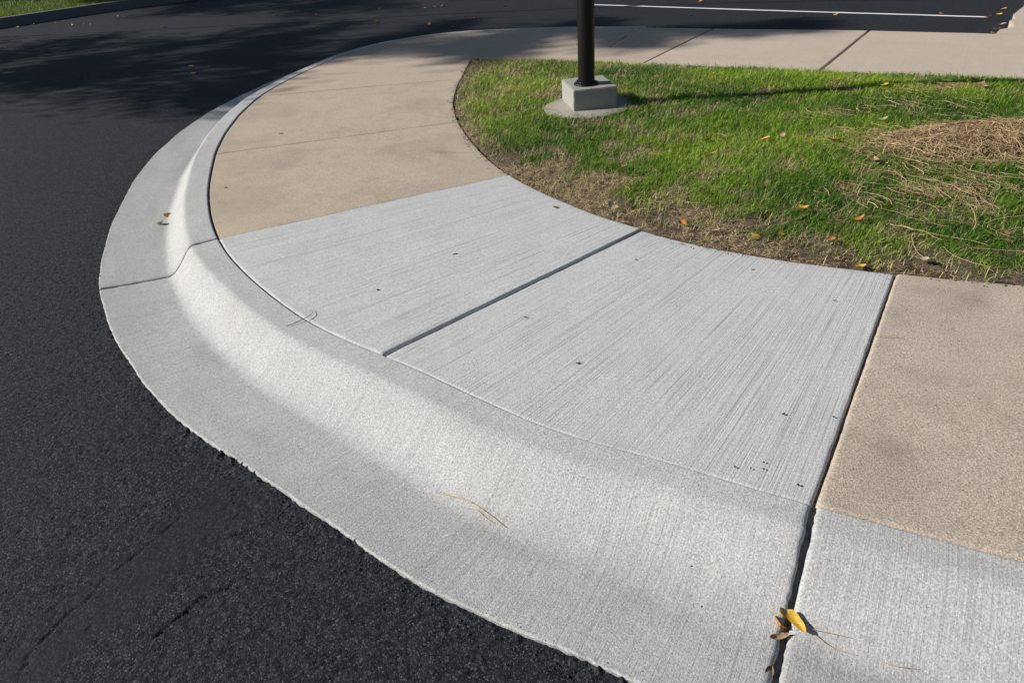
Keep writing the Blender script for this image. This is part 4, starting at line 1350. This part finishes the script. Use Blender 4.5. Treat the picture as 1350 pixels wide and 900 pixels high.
# ------------------------------------------------------------------ stalks and twigs
def stalk(name, pts, r, mat, label, cat='stalk', branches=()):
    C = []
    P = [Vector(p) for p in pts]
    for k in range(len(P) - 1):                                  # Catmull-Rom through the points
        p0, p1, p2, p3 = P[max(k - 1, 0)], P[k], P[k + 1], P[min(k + 2, len(P) - 1)]
        for q in np.linspace(0, 1, 6, endpoint=(k == len(P) - 2)):
            C.append(0.5 * ((2 * p1) + (p2 - p0) * q + (2 * p0 - 5 * p1 + 4 * p2 - p3) * q * q + (3 * p1 - p0 - 3 * p2 + p3) * q ** 3))
    c0 = C[0].copy()
    bm = bmesh.new()
    tube_bm(bm, [c - c0 for c in C], [r * (0.55 + 0.45 * math.sin(math.pi * min(1, 0.15 + i / len(C)))) for i in range(len(C))], 6)
    me = bpy.data.meshes.new(name)
    bm.to_mesh(me); bm.free()
    me.polygons.foreach_set('use_smooth', np.ones(len(me.polygons), bool))
    o = link(name, me, mat)
    o.location = c0
    return tag(o, label, cat)


def on_kerb(pts, lift=0.003):
    return [(x, y, kz(x, y) + lift) for x, y in pts]


stalk('dry_stalk', on_kerb([(-0.286, 1.686), (-0.192, 1.638), (-0.156, 1.611), (-0.109, 1.564), (-0.064, 1.512)], 0.004), 0.0016, M['stalk'], 'long pale dry stalk lying in the near gutter')
stalk('dry_stalk', on_kerb([(-0.185, 1.605), (-0.15, 1.59), (-0.125, 1.560), (-0.098, 1.535)], 0.003), 0.0011, M['stalk'], 'short pale dry stalk beside the long one in the gutter')
stalk('dry_stalk', on_kerb([(0.671, 1.109), (0.690, 1.078), (0.72, 1.040), (0.755, 1.020), (0.770, 1.012)], 0.004), 0.0010, M['stalk'], 'dry stalk running right from the yellow leaf at the joint')
stalk('dry_stalk', on_kerb([(0.690, 1.086), (0.73, 1.070), (0.777, 1.049)], 0.003), 0.0008, M['stalk'], 'thin dry stalk above the one from the yellow leaf')
stalk('dry_stalk', on_kerb([(0.82, 0.990), (0.855, 0.973), (0.895, 0.962)], 0.003), 0.0009, M['stalk'], 'short dry stalk alone on the right kerb')
stalk('twig', [(-0.945, 2.602, 0.132), (-0.905, 2.625, 0.136), (-0.872, 2.65, 0.139), (-0.852, 2.69, 0.138), (-0.862, 2.725, 0.134)], 0.0015, M['root'], 'dark curved twig lying across the kerb back seam', 'twig')
stalk('dry_stalk', [(1.36, 2.17, 0.134), (1.40, 2.165, 0.136), (1.44, 2.15, 0.133)], 0.0014, M['stalk'], 'short dry stalk on the worn tan slab')


# ------------------------------------------------------------------ bark flecks and small stones
def chip_mesh(name, L, W, H, seed, mat):
    rd = random.Random(seed)
    bm = bmesh.new()
    bmesh.ops.create_icosphere(bm, subdivisions=1, radius=0.5)
    bend = 0.0
    for v_ in bm.verts:
        v_.co = Vector((v_.co.x * L * rd.uniform(.6, 1.3), v_.co.y * W * rd.uniform(.6, 1.3) + bend * W * (2 * v_.co.x) ** 2, (v_.co.z + 0.45) * H))
    me = bpy.data.meshes.new(name)
    bm.to_mesh(me); bm.free()
    me.materials.append(mat)
    return me


def fleck_at(x, y, z, L, W, H, rz, label, group=None, seed=0, mat='bark_chip', name='bark_fleck', cat='bark fleck'):
    o = link(name, chip_mesh(name, L, W, H, seed, M[mat]))
    o.location = (x, y, z)
    o.rotation_euler = (0, 0, rz)
    return tag(o, label, cat, group)


one = [(-0.246, 3.194, .030, .009, 'narrow dark fleck on the smoother grey slab'), (0.065, 2.53, .022, .008, 'dark fleck right below the middle of the narrow joint'),
       (0.241, 2.164, .024, .009, 'dark fleck near the middle of the broomed grey slab'), (1.322, 2.468, .020, .007, 'dark fleck near the top right of the broomed slab'),
       (0.862, 1.779, .016, .010, 'dark fleck low on the broomed slab beside the open joint'), (1.008, 1.745, .010, .006, 'tiny dark fleck almost at the open joint'),
       (-0.592, 2.875, .016, .014, 'dark grain by the lower left of the smoother grey slab'), (1.091, 2.803, .024, .012, 'pale fleck near the back edge of the broomed slab'),
       (-1.718, 5.755, .050, .016, 'dark narrow fleck on the second tan slab'), (-1.787, 4.515, .030, .012, 'dark fleck on the nearer tan slab by the kerb'),
       (0.61, 2.985, .014, .010, 'dark grain at the top of the narrow joint')]
for k, (x, y, L, W, lab) in enumerate(one):
    fleck_at(x, y, (0.130 if x < 0.2 and y > 2.7 else 0.1255) if x > -1 else 0.124, L, W, 0.0032, random.uniform(-.4, .3), lab, seed=k, mat='stone_chip' if 'pale' in lab else 'bark_chip')
for k, (x, y) in enumerate([(0.632, 1.552), (0.675, 1.540), (0.711, 1.533), (0.721, 1.562), (0.785, 1.458)]):
    fleck_at(x, y, 0.1265, random.uniform(.008, .015), random.uniform(.005, .009), 0.003, random.uniform(-1.5, 1.5), 'one of five dark flecks where broomed slab meets kerb and joint', 'dark flecks by the joint corner', seed=20 + k)
for k, (x, y) in enumerate([(0.443, 1.289), (0.444, 1.185)]):
    fleck_at(x, y, kz(x, y) + 0.0005, 0.011, 0.006, 0.003, 0.6 * k, ['dark fleck on the new kerb face, the upper of two', 'dark fleck on the new kerb face, the lower of two'][k], seed=30 + k)


# ------------------------------------------------------------------ loose grit along the gutter lip
rg = np.random.default_rng(123)
GV, GF, nb_ = [], [], 0
ico = np.array([(1, 0, 0), (-1, 0, 0), (0, 1, 0), (0, -1, 0), (0, 0, 1), (0, 0, -1)], float)
icf = np.array([(0, 2, 4), (2, 1, 4), (1, 3, 4), (3, 0, 4), (2, 0, 5), (1, 2, 5), (3, 1, 5), (0, 3, 5)])
for k in range(1500):
    i = int(rg.integers(iJ5, iJ3 + 150))
    off = abs(rg.normal(0, 0.045)) * (1 if rg.random() < 0.86 else -0.5)
    p = EDGE[i] + BN[i] * (off + 0.006)
    r = rg.uniform(0.0012, 0.0042) * (1 if off > 0 else 0.5)
    z = 0.001 + r * 0.4 if off > 0 else kz(p[0], p[1]) + r * 0.4
    a = rg.uniform(0, 6.28)
    v_ = ico * rg.uniform(0.6, 1.25, (6, 1)) * r * np.array([1.3, 1, 0.8])
    v_ = np.c_[v_[:, 0] * math.cos(a) - v_[:, 1] * math.sin(a), v_[:, 0] * math.sin(a) + v_[:, 1] * math.cos(a), v_[:, 2]]
    GV.append(v_ + np.array([p[0], p[1], z]))
    GF.append(icf + nb_)
    nb_ += 6
me = np_mesh('grit', np.vstack(GV), np.vstack(GF), False)
M['grit'] = simple('grit', (0.045, 0.045, 0.048), 0.9, 0.2, 0.8, 35)
tag(link('grit', me, M['grit']), 'loose dark grit along the edge of asphalt and gutter', 'grit', kind='stuff')

# crumbs of soil and chaff spilt on to the walk along the lawn
GV, GF, nb_ = [], [], 0
LNn = tangent(LAWN)
for k in range(900):
    i = int(rg.integers(lTip + 20, lE))
    nrm = np.array([LNn[i, 1], -LNn[i, 0]])
    off = abs(rg.normal(0, 0.03)) + 0.004
    if fbm(np.array([i * 0.02]), np.array([3.0]), 3, 6)[0] < 0.42:
        continue
    p = LAWN[i] + nrm * off
    r = rg.uniform(0.0012, 0.0045) * (1 - min(0.6, off * 5))
    a = rg.uniform(0, 6.28)
    v_ = ico * rg.uniform(0.6, 1.25, (6, 1)) * r * np.array([rg.uniform(1, 3.2), 1, 0.7])
    v_ = np.c_[v_[:, 0] * math.cos(a) - v_[:, 1] * math.sin(a), v_[:, 0] * math.sin(a) + v_[:, 1] * math.cos(a), v_[:, 2]]
    GV.append(v_ + np.array([p[0], p[1], 0.1265 + r * 0.4]))
    GF.append(icf + nb_)
    nb_ += 6
me = np_mesh('crumbs', np.vstack(GV), np.vstack(GF), False)
tag(link('crumbs', me, M['soil']), 'crumbs of soil and chaff on the walk along the lawn edge', 'crumbs', kind='stuff')
